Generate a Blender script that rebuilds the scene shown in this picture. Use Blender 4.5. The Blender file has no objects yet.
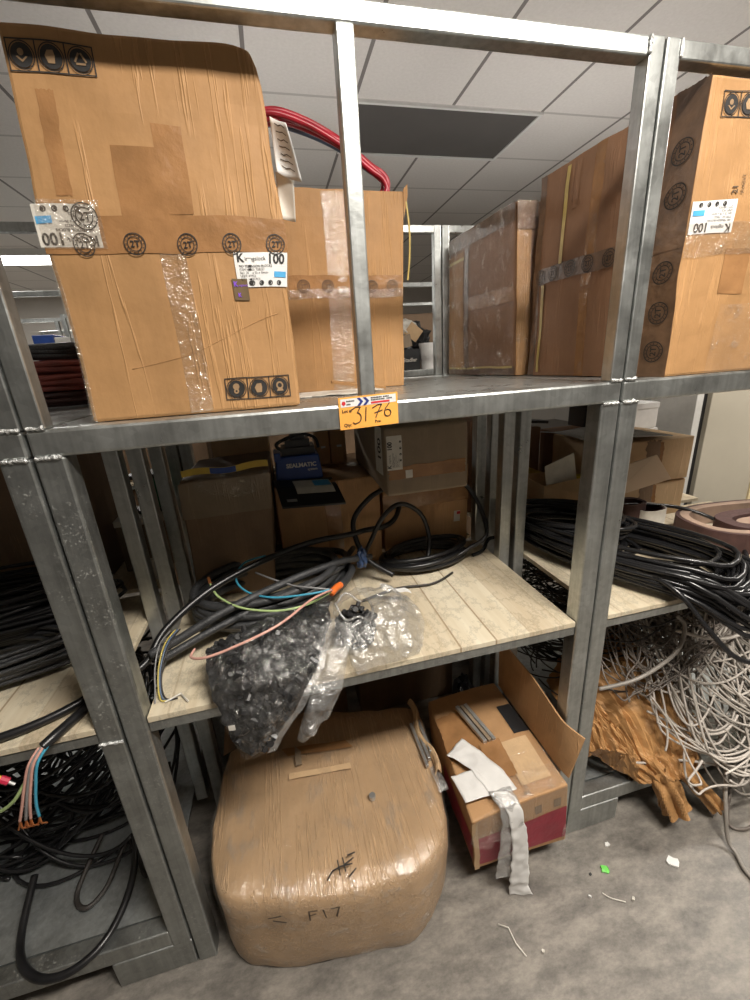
import bpy, math, random
from mathutils import Vector, Matrix, noise

# ------------------------------------------------------------------ camera, world, lights, exposure
scene = bpy.context.scene
col = scene.collection
cam_data = bpy.data.cameras.new('camera')
cam = bpy.data.objects.new('camera', cam_data)
col.objects.link(cam)
scene.camera = cam
cam_data.sensor_fit = 'VERTICAL'
cam_data.sensor_height = 36.0
cam_data.lens = 410.36 / 1000 * 36.0
cam_data.clip_start = 0.02
RX = Vector((0.96934, -0.2382, -0.06037)); RD = Vector((-0.1316, -0.29574, -0.94616)); RF = Vector((0.20753, 0.92509, -0.31802))
cam.matrix_world = Matrix((
    (RX.x, -RD.x, -RF.x, 0.4126),
    (RX.y, -RD.y, -RF.y, -0.8051),
    (RX.z, -RD.z, -RF.z, 1.574),
    (0, 0, 0, 1)))

world = bpy.data.worlds.new('world')
scene.world = world
world.use_nodes = True
bg = world.node_tree.nodes['Background']
bg.inputs[0].default_value = (0.9, 0.95, 1.0, 1)
bg.inputs[1].default_value = 0.0

vs = scene.view_settings
vs.view_transform = 'Standard'
vs.look = 'None'
vs.exposure = 1.05
vs.gamma = 1.0
vs.use_curve_mapping = False

LAMPS = [
    # x, y, z, size x, size y, watts, colour
    (1.25, -1.12, 2.93, 1.15, 0.28, 50, (1.0, 0.93, 0.84)),
    (-2.17, 5.40, 2.93, 1.15, 0.45, 60, (1.0, 0.97, 0.92)),
    (4.05, 0.10, 2.93, 1.15, 0.28, 48, (1.0, 0.94, 0.86)),
    (-2.0, 1.70, 2.93, 1.15, 0.28, 8, (1.0, 0.95, 0.88)),
]
for i, (x, y, z, sx, sy, w, c) in enumerate(LAMPS):
    ld = bpy.data.lights.new('lamp_light', 'AREA')
    ld.shape = 'RECTANGLE'; ld.size = sx; ld.size_y = sy; ld.energy = w; ld.color = c
    lo = bpy.data.objects.new('lamp_light', ld)
    lo.location = (x, y, z - 0.005)
    col.objects.link(lo)
# added fill uplights, hidden in the second aisle to brighten the ceiling
FILL_UPLIGHTS = [(0.55, 1.70, 1.75, 0.80, 0.16, 1.25), (2.45, 1.70, 1.75, 1.30, 0.16, 1.1)]
for (x, y, z, sx, sy, w) in FILL_UPLIGHTS:
    ld = bpy.data.lights.new('uplight', 'AREA')
    ld.shape = 'RECTANGLE'; ld.size = sx; ld.size_y = sy; ld.energy = w; ld.color = (1.0, 0.93, 0.86)
    lo = bpy.data.objects.new('uplight', ld)
    lo.location = (x, y, z + 0.012); lo.rotation_euler = (math.pi, 0, 0)
    col.objects.link(lo)

# ------------------------------------------------------------------ materials
def nodes_of(name):
    m = bpy.data.materials.new(name)
    m.use_nodes = True
    nt = m.node_tree
    return m, nt, nt.nodes['Principled BSDF'], nt.nodes['Material Output']

def lk(nt, a, b): nt.links.new(a, b)

def tex_coord(nt, scale=(1, 1, 1), rot=(0, 0, 0)):
    tc = nt.nodes.new('ShaderNodeTexCoord')
    mp = nt.nodes.new('ShaderNodeMapping')
    mp.inputs['Scale'].default_value = scale
    mp.inputs['Rotation'].default_value = rot
    lk(nt, tc.outputs['Object'], mp.inputs['Vector'])
    return mp.outputs['Vector']

def noise_tex(nt, vec, scale, detail=4, rough=0.55):
    n = nt.nodes.new('ShaderNodeTexNoise')
    n.inputs['Scale'].default_value = scale
    n.inputs['Detail'].default_value = detail
    n.inputs['Roughness'].default_value = rough
    lk(nt, vec, n.inputs['Vector'])
    return n.outputs['Fac']

def ramp(nt, fac, stops):
    r = nt.nodes.new('ShaderNodeValToRGB')
    e = r.color_ramp.elements
    while len(e) < len(stops): e.new(0.5)
    for el, (p, c) in zip(e, stops):
        el.position = p
        el.color = (c, c, c, 1) if isinstance(c, (int, float)) else (*c, 1)
    lk(nt, fac, r.inputs['Fac'])
    return r.outputs['Color']

def mixc(nt, fac, a, b, mode='MIX'):
    n = nt.nodes.new('ShaderNodeMixRGB')
    n.blend_type = mode
    if isinstance(fac, (int, float)): n.inputs[0].default_value = fac
    else: lk(nt, fac, n.inputs[0])
    for k, v in ((1, a), (2, b)):
        if isinstance(v, tuple): n.inputs[k].default_value = (*v, 1)
        else: lk(nt, v, n.inputs[k])
    return n.outputs[0]

def bump(nt, h, strength, dist=0.01):
    b = nt.nodes.new('ShaderNodeBump')
    b.inputs['Strength'].default_value = strength
    b.inputs['Distance'].default_value = dist
    lk(nt, h, b.inputs['Height'])
    return b.outputs['Normal']

def sc(c, k): return tuple(x * k for x in c)

def plain(name, c, rough=0.5, metal=0.0, spec=0.5, var=0.12, scale=30, bmp=0.0, bscale=80):
    m, nt, p, o = nodes_of(name)
    v = tex_coord(nt)
    f = noise_tex(nt, v, scale)
    lk(nt, ramp(nt, f, [(0.3, sc(c, 1 - var)), (0.7, sc(c, 1 + var))]), p.inputs['Base Color'])
    p.inputs['Roughness'].default_value = rough
    p.inputs['Metallic'].default_value = metal
    p.inputs['Specular IOR Level'].default_value = spec
    if bmp:
        lk(nt, bump(nt, noise_tex(nt, v, bscale), bmp), p.inputs['Normal'])
    return m

def galvanised(name, c=(0.44, 0.45, 0.44), flecks=0.0, rough=0.4, metal=0.8):
    m, nt, p, o = nodes_of(name)
    v = tex_coord(nt)
    vo = nt.nodes.new('ShaderNodeTexVoronoi')
    vo.inputs['Scale'].default_value = 70
    lk(nt, v, vo.inputs['Vector'])
    f1 = noise_tex(nt, v, 9, 6, 0.65)
    base = ramp(nt, f1, [(0.25, sc(c, 0.72)), (0.55, c), (0.8, sc(c, 1.25))])
    sp = nt.nodes.new('ShaderNodeSeparateColor')
    lk(nt, vo.outputs['Color'], sp.inputs[0])
    base = mixc(nt, 0.22, base, ramp(nt, sp.outputs[0], [(0, sc(c, 0.6)), (1, sc(c, 1.4))]))
    # rubbed streaks along the tube
    st = noise_tex(nt, tex_coord(nt, (90, 90, 3)), 1.0, 3)
    base = mixc(nt, 0.18, base, ramp(nt, st, [(0.35, sc(c, 0.5)), (0.65, sc(c, 1.5))]))
    rr = ramp(nt, f1, [(0.3, rough - 0.08), (0.75, rough + 0.16)])
    if flecks:
        f2 = noise_tex(nt, v, 210, 2, 0.5)
        f3 = noise_tex(nt, v, 14, 3, 0.6)
        sf = ramp(nt, f2, [(0.62, 0.0), (0.68, 1.0)])
        gate = ramp(nt, f3, [(0.44, 0.0), (0.60, 1.0)])
        k = mixc(nt, 1.0, sf, gate, 'MULTIPLY')
        k = mixc(nt, 1.0, k, (flecks, flecks, flecks), 'MULTIPLY')
        base = mixc(nt, k, base, (0.62, 0.62, 0.58))
        mt = mixc(nt, k, (metal, metal, metal), (0.0, 0.0, 0.0))
        lk(nt, mt, p.inputs['Metallic'])
    else:
        p.inputs['Metallic'].default_value = metal
    lk(nt, base, p.inputs['Base Color'])
    lk(nt, rr, p.inputs['Roughness'])
    lk(nt, bump(nt, noise_tex(nt, v, 110, 4), 0.12, 0.002), p.inputs['Normal'])
    return m

def cardboard(name, c=(0.46, 0.265, 0.125), axis='v', rough=0.62, stain=0.25, wear=1.0, spec=0.3):
    """corrugated board: a few soft creases along the flutes, scuffs and dents"""
    m, nt, p, o = nodes_of(name)
    v = tex_coord(nt)
    big = noise_tex(nt, v, 5.5, 7, 0.62)
    base = ramp(nt, big, [(0.28, sc(c, 1 - stain)), (0.5, c), (0.75, sc(c, 1 + 0.6 * stain))])
    blotch = noise_tex(nt, v, 30, 5, 0.65)
    base = mixc(nt, 0.22, base, ramp(nt, blotch, [(0.3, sc(c, 0.72)), (0.7, sc(c, 1.26))]))
    # long creases: only some of them show
    k = 11.0
    s = {'v': (k, k, 0.5), 'y': (k * 1.6, 0.5, k * 1.6), 'x': (0.5, k, k)}[axis]
    cr = noise_tex(nt, tex_coord(nt, s), 1.0, 5, 0.6)
    line = ramp(nt, cr, [(0.490, 0.0), (0.505, 1.0), (0.520, 0.0)])
    line2 = ramp(nt, cr, [(0.58, 0.0), (0.592, 1.0), (0.604, 0.0)])
    ln = mixc(nt, 1.0, line, line2, 'ADD')
    gate = ramp(nt, noise_tex(nt, v, 6, 3), [(0.42, 0.0 if wear < 1.9 else 0.5), (0.60, 1.0)])
    ln = mixc(nt, 1.0, ln, gate, 'MULTIPLY')
    lnk = mixc(nt, 1.0, ln, (min(1, 0.45 * wear),) * 3, 'MULTIPLY')
    base = mixc(nt, lnk, base, sc(c, 1.55 if wear < 1.9 else 1.8))
    base = mixc(nt, 0.25, base, ramp(nt, cr, [(0.35, sc(c, 0.80)), (0.65, sc(c, 1.2))]))
    s2 = {'v': (230, 230, 4), 'y': (230, 4, 230), 'x': (4, 230, 230)}[axis]
    flute = noise_tex(nt, tex_coord(nt, s2), 1.0, 2)
    base = mixc(nt, 0.06, base, ramp(nt, flute, [(0.3, sc(c, 0.6)), (0.7, sc(c, 1.4))]))
    lk(nt, base, p.inputs['Base Color'])
    p.inputs['Roughness'].default_value = rough
    p.inputs['Specular IOR Level'].default_value = spec
    h = mixc(nt, 0.45, mixc(nt, 0.25, ln, cr), noise_tex(nt, v, 16, 4))
    lk(nt, bump(nt, h, 0.35 * wear, 0.012), p.inputs['Normal'])
    return m

def film(name, clear=0.82, tint=(0.85, 0.85, 0.83), rough=0.16, scale=18, bs=0.9, hi=0.5, stretch=(1, 1, 1), gloss=0.55):
    """thin plastic: mostly see-through, with glossy crinkles"""
    m = bpy.data.materials.new(name)
    m.use_nodes = True
    nt = m.node_tree
    p = nt.nodes['Principled BSDF']; o = nt.nodes['Material Output']
    p.inputs['Base Color'].default_value = (*tint, 1)
    p.inputs['Roughness'].default_value = rough
    p.inputs['Specular IOR Level'].default_value = 0.9
    v = tex_coord(nt, stretch)
    n1 = noise_tex(nt, v, scale, 5, 0.65)
    fac = ramp(nt, n1, [(0.42, 1 - clear), (0.56, (1 - clear) * 1.35), (0.70, hi)])
    t = nt.nodes.new('ShaderNodeBsdfTransparent')
    g = nt.nodes.new('ShaderNodeBsdfGlossy')
    g.inputs['Roughness'].default_value = rough
    g.inputs['Color'].default_value = (0.95, 0.95, 0.93, 1)
    nm = bump(nt, n1, bs, 0.02)
    lk(nt, nm, p.inputs['Normal']); lk(nt, nm, g.inputs['Normal'])
    a = nt.nodes.new('ShaderNodeMixShader')
    a.inputs[0].default_value = gloss
    lk(nt, p.outputs[0], a.inputs[1]); lk(nt, g.outputs[0], a.inputs[2])
    b = nt.nodes.new('ShaderNodeMixShader')
    lk(nt, fac, b.inputs[0]); lk(nt, t.outputs[0], b.inputs[1]); lk(nt, a.outputs[0], b.inputs[2])
    lk(nt, b.outputs[0], o.inputs['Surface'])
    return m

def emissive(name, c, s):
    m, nt, p, o = nodes_of(name)
    p.inputs['Base Color'].default_value = (0.9, 0.9, 0.9, 1)
    p.inputs['Emission Color'].default_value = (*c, 1)
    p.inputs['Emission Strength'].default_value = s
    return m

M = {}
M['galv'] = galvanised('galvanised_steel', (0.47, 0.49, 0.48), rough=0.34, metal=0.92)
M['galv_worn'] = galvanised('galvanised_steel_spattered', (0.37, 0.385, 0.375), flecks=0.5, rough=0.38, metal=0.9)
M['sheet'] = galvanised('galvanised_sheet', (0.50, 0.52, 0.51), rough=0.3)
M['tray'] = galvanised('galvanised_tray', (0.50, 0.53, 0.53), rough=0.36)
M['weld'] = plain('weld_metal', (0.62, 0.63, 0.62), 0.35, 0.7, bmp=0.6, bscale=180)
M['card'] = cardboard('tan_cardboard', (0.375, 0.208, 0.088), wear=1.3, stain=0.32)
M['card_old'] = cardboard('aged_cardboard', (0.43, 0.25, 0.12), stain=0.35)
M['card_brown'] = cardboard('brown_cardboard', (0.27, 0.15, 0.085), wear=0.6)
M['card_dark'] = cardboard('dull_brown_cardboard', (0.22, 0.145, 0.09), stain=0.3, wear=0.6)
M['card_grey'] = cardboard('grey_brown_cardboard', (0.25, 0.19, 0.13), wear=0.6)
M['card_wrap'] = cardboard('creased_cardboard', (0.44, 0.285, 0.155), axis='y', wear=2.0, rough=0.4, spec=0.6)
M['card_pale'] = cardboard('pale_cardboard', (0.56, 0.385, 0.22), wear=0.5)
M['tape'] = plain('brown_tape', (0.30, 0.155, 0.065), 0.25, var=0.18, scale=18, spec=0.6, bmp=0.25, bscale=30)
M['tape_dark'] = plain('dark_brown_tape', (0.15, 0.088, 0.050), 0.36, var=0.35, scale=25, spec=0.45, bmp=0.22, bscale=35)
M['tape_clear'] = film('clear_tape', 0.8, (0.5, 0.38, 0.26), 0.15, 25, 0.7, 0.45)
M['strap'] = plain('yellow_strapping', (0.50, 0.38, 0.12), 0.4)
M['film'] = film('stretch_film', 0.92, (0.8, 0.76, 0.68), 0.13, 11, 1.0, 0.36, (1.6, 0.8, 2.2))
M['film_box'] = film('crinkled_film', 0.93, (0.6, 0.55, 0.48), 0.12, 20, 1.0, 0.42)
M['bag'] = film('polythene_bag', 0.90, (0.45, 0.47, 0.48), 0.16, 24, 1.0, 0.62, (1.3, 1.3, .8), 0.8)
M['bag_milky'] = film('milky_polythene', 0.66, (0.62, 0.63, 0.63), 0.2, 20, 1.0, 0.62)
M['ink'] = plain('black_print', (0.018, 0.016, 0.015), 0.6, var=0.3)
M['ink_faded'] = plain('faded_print', (0.07, 0.048, 0.03), 0.6, var=0.35)
M['icon_light'] = plain('icon_light', (0.30, 0.19, 0.10), 0.6, var=0.2)
M['white'] = plain('white_paper', (0.72, 0.71, 0.69), 0.6, var=0.05)
M['white_dull'] = plain('dull_white_paper', (0.60, 0.57, 0.51), 0.65, var=0.1)
M['blue_patch'] = plain('blue_print', (0.07, 0.36, 0.66), 0.5)
M['holo'] = plain('hologram_brown', (0.24, 0.17, 0.10), 0.2, 0.4)
M['violet'] = plain('violet_print', (0.22, 0.08, 0.62), 0.4)
M['orange'] = plain('orange_card', (0.86, 0.40, 0.075), 0.55, var=0.04)
M['navy'] = plain('navy_print', (0.02, 0.035, 0.20), 0.5)
M['red_print'] = plain('red_print', (0.60, 0.03, 0.04), 0.5)
M['blue_case'] = plain('blue_plastic', (0.025, 0.065, 0.26), 0.35)
M['black_plastic'] = plain('black_plastic', (0.018, 0.018, 0.019), 0.4)
M['black_cable'] = plain('black_cable', (0.011, 0.011, 0.012), 0.33, var=0.3)
M['hose'] = plain('black_rubber_cable', (0.036, 0.037, 0.039), 0.42, var=0.3, bmp=0.3, bscale=200)
M['black_shiny'] = plain('glossy_black_cable', (0.012, 0.012, 0.013), 0.27, var=0.3)
M['dark_cable'] = plain('dusty_dark_cable', (0.030, 0.026, 0.023), 0.55, var=0.3)
M['grey_cable'] = plain('grey_cable', (0.27, 0.245, 0.215), 0.42, var=0.25, scale=6)
M['pale_cable'] = plain('pale_grey_cable', (0.47, 0.43, 0.385), 0.42, var=0.2, scale=6)
M['taupe_cable'] = plain('brown_grey_cable', (0.16, 0.135, 0.115), 0.45, var=0.3, scale=6)
M['red_cable'] = plain('red_cable', (0.36, 0.012, 0.028), 0.32, var=0.25)
M['red_dull'] = plain('dusty_red_cable', (0.17, 0.035, 0.026), 0.5, var=0.45, scale=12)
M['maroon_dark'] = plain('dark_maroon_cable', (0.045, 0.015, 0.014), 0.5, var=0.4)
M['blue_wire'] = plain('blue_wire', (0.05, 0.30, 0.44), 0.4)
M['slate_wire'] = plain('slate_cable', (0.10, 0.15, 0.24), 0.4)
M['green_wire'] = plain('yellow_green_wire', (0.42, 0.56, 0.24), 0.4)
M['pink_wire'] = plain('dusty_pink_wire', (0.60, 0.33, 0.27), 0.4)
M['grey_wire'] = plain('grey_wire', (0.22, 0.22, 0.22), 0.4)
M['yellow'] = plain('yellow_plastic', (0.72, 0.54, 0.04), 0.4)
M['yellow_card'] = plain('yellow_carton', (0.52, 0.36, 0.05), 0.5)
M['copper'] = plain('copper_strands', (0.55, 0.20, 0.07), 0.35, 0.7)
M['orange_tape'] = plain('orange_heat_shrink', (0.80, 0.17, 0.03), 0.45)
M['crimson'] = plain('crimson_ferrule', (0.50, 0.02, 0.06), 0.4)
M['red_board'] = plain('red_printed_board', (0.27, 0.012, 0.032), 0.45, var=0.2, scale=14, bmp=0.2, bscale=30)
M['kraft'] = plain('kraft_paper', (0.42, 0.225, 0.085), 0.6, var=0.28, scale=14, bmp=0.5, bscale=26)
M['abrasive'] = plain('brown_abrasive', (0.062, 0.027, 0.023), 0.75, var=0.2, bmp=0.3, bscale=300)
M['abrasive_edge'] = plain('abrasive_roll_edge', (0.30, 0.205, 0.15), 0.7, var=0.2, scale=12)
M['green'] = plain('green_plastic', (0.02, 0.16, 0.09), 0.4)
M['green_bit'] = plain('bright_green_plastic', (0.16, 0.62, 0.10), 0.4)
M['cloth'] = plain('grey_cloth', (0.52, 0.51, 0.51), 0.8, bmp=0.3, bscale=50)
M['locker'] = plain('beige_painted_steel', (0.38, 0.345, 0.275), 0.5, var=0.05, scale=3)
M['frame_grey'] = plain('pale_grey_frame', (0.50, 0.49, 0.46), 0.45, var=0.06)
M['pale_metal'] = plain('zinc_profile', (0.55, 0.55, 0.54), 0.35, 0.8)
M['lamp_house'] = plain('white_lamp_housing', (0.75, 0.75, 0.73), 0.5, var=0.03)
M['lamp_on'] = emissive('lamp_diffuser', (1.0, 0.98, 0.94), 5.0)
M['lamp_off'] = plain('unlit_diffuser', (0.115, 0.108, 0.102), 0.55, var=0.06, scale=4)

def make_floor():
    m, nt, p, o = nodes_of('mottled_vinyl')
    v = tex_coord(nt, (1.0, 1.0, 1.0), (0, 0, 0.5))
    warp = noise_tex(nt, tex_coord(nt, (3.2, 7.5, 1), (0, 0, 0.55)), 2.4, 9, 0.72)
    fine = noise_tex(nt, v, 75, 6, 0.7)
    a = ramp(nt, warp, [(0.28, (0.060, 0.054, 0.049)), (0.46, (0.175, 0.16, 0.138)), (0.56, (0.27, 0.245, 0.21)), (0.74, (0.42, 0.385, 0.32))])
    b = ramp(nt, fine, [(0.3, (0.07, 0.065, 0.06)), (0.7, (0.21, 0.19, 0.175))])
    lk(nt, mixc(nt, 0.34, a, b), p.inputs['Base Color'])
    lk(nt, ramp(nt, warp, [(0.3, 0.35), (0.7, 0.55)]), p.inputs['Roughness'])
    lk(nt, bump(nt, fine, 0.12, 0.003), p.inputs['Normal'])
    return m
M['floor'] = make_floor()

def make_ceiling():
    m, nt, p, o = nodes_of('mineral_ceiling_tiles')
    tc = nt.nodes.new('ShaderNodeTexCoord')
    sp = nt.nodes.new('ShaderNodeSeparateXYZ')
    lk(nt, tc.outputs['Object'], sp.inputs[0])
    def line(out, phase, half):
        s = nt.nodes.new('ShaderNodeMath'); s.operation = 'SUBTRACT'; lk(nt, out, s.inputs[0]); s.inputs[1].default_value = phase
        w = nt.nodes.new('ShaderNodeMath'); w.operation = 'PINGPONG'; lk(nt, s.outputs[0], w.inputs[0]); w.inputs[1].default_value = 0.3
        c = nt.nodes.new('ShaderNodeMath'); c.operation = 'LESS_THAN'; lk(nt, w.outputs[0], c.inputs[0]); c.inputs[1].default_value = half
        return c.outputs[0]
    lx = line(sp.outputs[0], 1.688, 0.010)
    ly = line(sp.outputs[1], 2.062, 0.010)
    f = noise_tex(nt, tc.outputs['Object'], 60, 4)
    tile = ramp(nt, f, [(0.3, (0.70, 0.665, 0.635)), (0.7, (0.78, 0.745, 0.715))])
    big = noise_tex(nt, tc.outputs['Object'], 1.2, 2)
    tile = mixc(nt, 0.25, tile, ramp(nt, big, [(0.3, (0.64, 0.61, 0.58)), (0.7, (0.80, 0.765, 0.735))]))
    c = mixc(nt, ly, tile, (0.52, 0.49, 0.465))
    c = mixc(nt, lx, c, (0.22, 0.20, 0.19))
    lk(nt, c, p.inputs['Base Color'])
    p.inputs['Roughness'].default_value = 0.85
    lk(nt, bump(nt, noise_tex(nt, tc.outputs['Object'], 220, 3), 0.2, 0.003), p.inputs['Normal'])
    return m
M['ceiling'] = make_ceiling()

def make_ply():
    m, nt, p, o = nodes_of('plywood_boards')
    tc = nt.nodes.new('ShaderNodeTexCoord')
    sp = nt.nodes.new('ShaderNodeSeparateXYZ')
    lk(nt, tc.outputs['Object'], sp.inputs[0])
    # strips of veneer about 10 cm wide
    d = nt.nodes.new('ShaderNodeMath'); d.operation = 'DIVIDE'; lk(nt, sp.outputs[0], d.inputs[0]); d.inputs[1].default_value = 0.1
    fl = nt.nodes.new('ShaderNodeMath'); fl.operation = 'FLOOR'; lk(nt, d.outputs[0], fl.inputs[0])
    wn = nt.nodes.new('ShaderNodeTexWhiteNoise'); wn.noise_dimensions = '1D'; lk(nt, fl.outputs[0], wn.inputs['W'])
    strip = ramp(nt, wn.outputs['Value'], [(0.0, (0.50, 0.41, 0.28)), (0.5, (0.60, 0.52, 0.37)), (1.0, (0.68, 0.62, 0.48))])
    grain = noise_tex(nt, tex_coord(nt, (30, 2.2, 10)), 1.0, 6, 0.7)
    wavy = noise_tex(nt, tex_coord(nt, (6, 4, 4)), 2.0, 8, 0.75)
    c = mixc(nt, 0.45, strip, ramp(nt, grain, [(0.3, (0.46, 0.36, 0.23)), (0.7, (0.72, 0.66, 0.53))]))
    veins = ramp(nt, wavy, [(0.47, 1.0), (0.5, 0.25), (0.53, 1.0)])
    c = mixc(nt, 0.35, c, veins, 'MULTIPLY')
    ffr = nt.nodes.new('ShaderNodeMath'); ffr.operation = 'FRACT'; lk(nt, d.outputs[0], ffr.inputs[0])
    lt = nt.nodes.new('ShaderNodeMath'); lt.operation = 'LESS_THAN'; lk(nt, ffr.outputs[0], lt.inputs[0]); lt.inputs[1].default_value = 0.05
    seam = nt.nodes.new('ShaderNodeMath'); seam.operation = 'MULTIPLY'; lk(nt, lt.outputs[0], seam.inputs[0]); lk(nt, ramp(nt, wn.outputs['Value'], [(0.45, 0.12), (0.75, 0.8)]), seam.inputs[1])
    c = mixc(nt, seam.outputs[0], c, (0.26, 0.18, 0.10))
    lk(nt, c, p.inputs['Base Color'])
    p.inputs['Roughness'].default_value = 0.6
    lk(nt, bump(nt, grain, 0.1, 0.003), p.inputs['Normal'])
    return m
M['ply'] = make_ply()
M['wall_dark'] = plain('dim_wall', (0.16, 0.15, 0.14), 0.8, var=0.1, scale=2)
M['wall'] = plain('painted_wall', (0.50, 0.47, 0.43), 0.8, var=0.03, scale=2)

# ------------------------------------------------------------------ mesh helpers
def world_of(o):
    loc = Vector((0, 0, 0))
    while o is not None:
        loc += o.location
        o = o.parent
    return loc

class MB:
    """collects vertices and faces in world coordinates and links them as one mesh object"""
    def __init__(self): self.v = []; self.f = []
    def add(self, vs, fs):
        n = len(self.v)
        self.v.extend(tuple(p) for p in vs)
        self.f.extend(tuple(i + n for i in f) for f in fs)
        return self
    def hexa(self, c):
        # c: bottom FL FR BR BL, top FL FR BR BL
        return self.add(c, [(0, 3, 2, 1), (4, 5, 6, 7), (0, 1, 5, 4), (1, 2, 6, 5), (2, 3, 7, 6), (3, 0, 4, 7)])
    def box(self, x0, x1, y0, y1, z0, z1):
        return self.hexa([(x0, y0, z0), (x1, y0, z0), (x1, y1, z0), (x0, y1, z0), (x0, y0, z1), (x1, y0, z1), (x1, y1, z1), (x0, y1, z1)])
    def tube(self, pts, r, n=6, closed=False, caps=True):
        pts = [Vector(p) for p in pts]
        N = len(pts)
        if N < 2: return self
        rs = r if isinstance(r, (list, tuple)) else [r] * N
        tang = []
        for i in range(N):
            a = pts[(i - 1) % N] if closed or i > 0 else pts[i]
            b = pts[(i + 1) % N] if closed or i < N - 1 else pts[i]
            t = b - a
            tang.append(t.normalized() if t.length > 1e-9 else Vector((0, 0, 1)))
        ref = Vector((0, 0, 1)) if abs(tang[0].z) < 0.9 else Vector((1, 0, 0))
        nrm = (ref - tang[0] * ref.dot(tang[0])).normalized()
        vs = []
        for i in range(N):
            t = tang[i]
            nrm = nrm - t * nrm.dot(t)
            if nrm.length < 1e-6:
                ref = Vector((0, 0, 1)) if abs(t.z) < 0.9 else Vector((1, 0, 0))
                nrm = ref - t * ref.dot(t)
            nrm.normalize()
            bn = t.cross(nrm)
            for k in range(n):
                a = 2 * math.pi * k / n
                vs.append(pts[i] + (nrm * math.cos(a) + bn * math.sin(a)) * rs[i])
        fs = []
        for i in range(N if closed else N - 1):
            j = (i + 1) % N
            for k in range(n):
                l = (k + 1) % n
                fs.append((i * n + k, i * n + l, j * n + l, j * n + k))
        if caps and not closed:
            fs.append(tuple(range(n - 1, -1, -1)))
            fs.append(tuple((N - 1) * n + k for k in range(n)))
        return self.add(vs, fs)
    def grid(self, fn, nu, nv):
        vs = [fn(i / nu, j / nv) for j in range(nv + 1) for i in range(nu + 1)]
        w = nu + 1
        fs = [(j * w + i, j * w + i + 1, (j + 1) * w + i + 1, (j + 1) * w + i) for j in range(nv) for i in range(nu)]
        return self.add(vs, fs)
    def cyl(self, c, r0, r1, z0, z1, n=24):
        vs = []
        for z, r in ((z0, r0), (z1, r1)):
            for k in range(n):
                a = 2 * math.pi * k / n
                vs.append((c[0] + r * math.cos(a), c[1] + r * math.sin(a), z))
        fs = [(k, (k + 1) % n, n + (k + 1) % n, n + k) for k in range(n)]
        fs += [tuple(range(n - 1, -1, -1)), tuple(range(n, 2 * n))]
        return self.add(vs, fs)
    def build(self, name, mat, parent=None, smooth=False, bevel=0.0, solid=0.0, merge=False, subsurf=0, seg=2):
        me = bpy.data.meshes.new(name)
        if parent is not None:
            org = world_of(parent)
        else:
            xs = [p[0] for p in self.v]; ys = [p[1] for p in self.v]; zs = [p[2] for p in self.v]
            org = Vector(((min(xs) + max(xs)) / 2, (min(ys) + max(ys)) / 2, min(zs)))
        me.from_pydata([(p[0] - org.x, p[1] - org.y, p[2] - org.z) for p in self.v], [], self.f)
        me.update()
        if merge:
            import bmesh
            bm = bmesh.new(); bm.from_mesh(me)
            bmesh.ops.remove_doubles(bm, verts=bm.verts, dist=1e-5)
            bmesh.ops.recalc_face_normals(bm, faces=bm.faces)
            bm.to_mesh(me); bm.free()
        me.materials.append(mat)
        if smooth:
            me.polygons.foreach_set('use_smooth', [True] * len(me.polygons))
        o = bpy.data.objects.new(name, me)
        col.objects.link(o)
        if parent is not None: o.parent = parent
        else: o.location = org
        if solid:
            s = o.modifiers.new('thickness', 'SOLIDIFY'); s.thickness = solid; s.offset = 0
        if bevel:
            b = o.modifiers.new('bevel', 'BEVEL'); b.width = bevel; b.segments = seg; b.limit_method = 'ANGLE'; b.angle_limit = math.radians(50)
        if subsurf:
            s = o.modifiers.new('subdivision', 'SUBSURF'); s.levels = subsurf; s.render_levels = subsurf
        return o

def tag(o, label, cat, group=None):
    o['label'] = label; o['category'] = cat
    if group: o['group'] = group
    return o

def thing(name, loc, label, cat, group=None):
    o = bpy.data.objects.new(name, None)
    o.location = loc
    o.empty_display_size = 0.05
    col.objects.link(o)
    return tag(o, label, cat, group)

def struct(o): o['kind'] = 'structure'; return o

def smooth_path(pts, per=8, closed=False):
    """Catmull-Rom through the points"""
    P = [Vector(p) for p in pts]
    n = len(P)
    out = []
    for i in range(n if closed else n - 1):
        if closed: a, b, c, d = P[(i - 1) % n], P[i], P[(i + 1) % n], P[(i + 2) % n]
        else: a, b, c, d = P[max(i - 1, 0)], P[i], P[i + 1], P[min(i + 2, n - 1)]
        for k in range(per):
            t = k / per
            out.append(0.5 * ((2 * b) + (c - a) * t + (2 * a - 5 * b + 4 * c - d) * t * t + (3 * b - a - 3 * c + d) * t ** 3))
    if not closed: out.append(P[-1])
    return out

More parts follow.
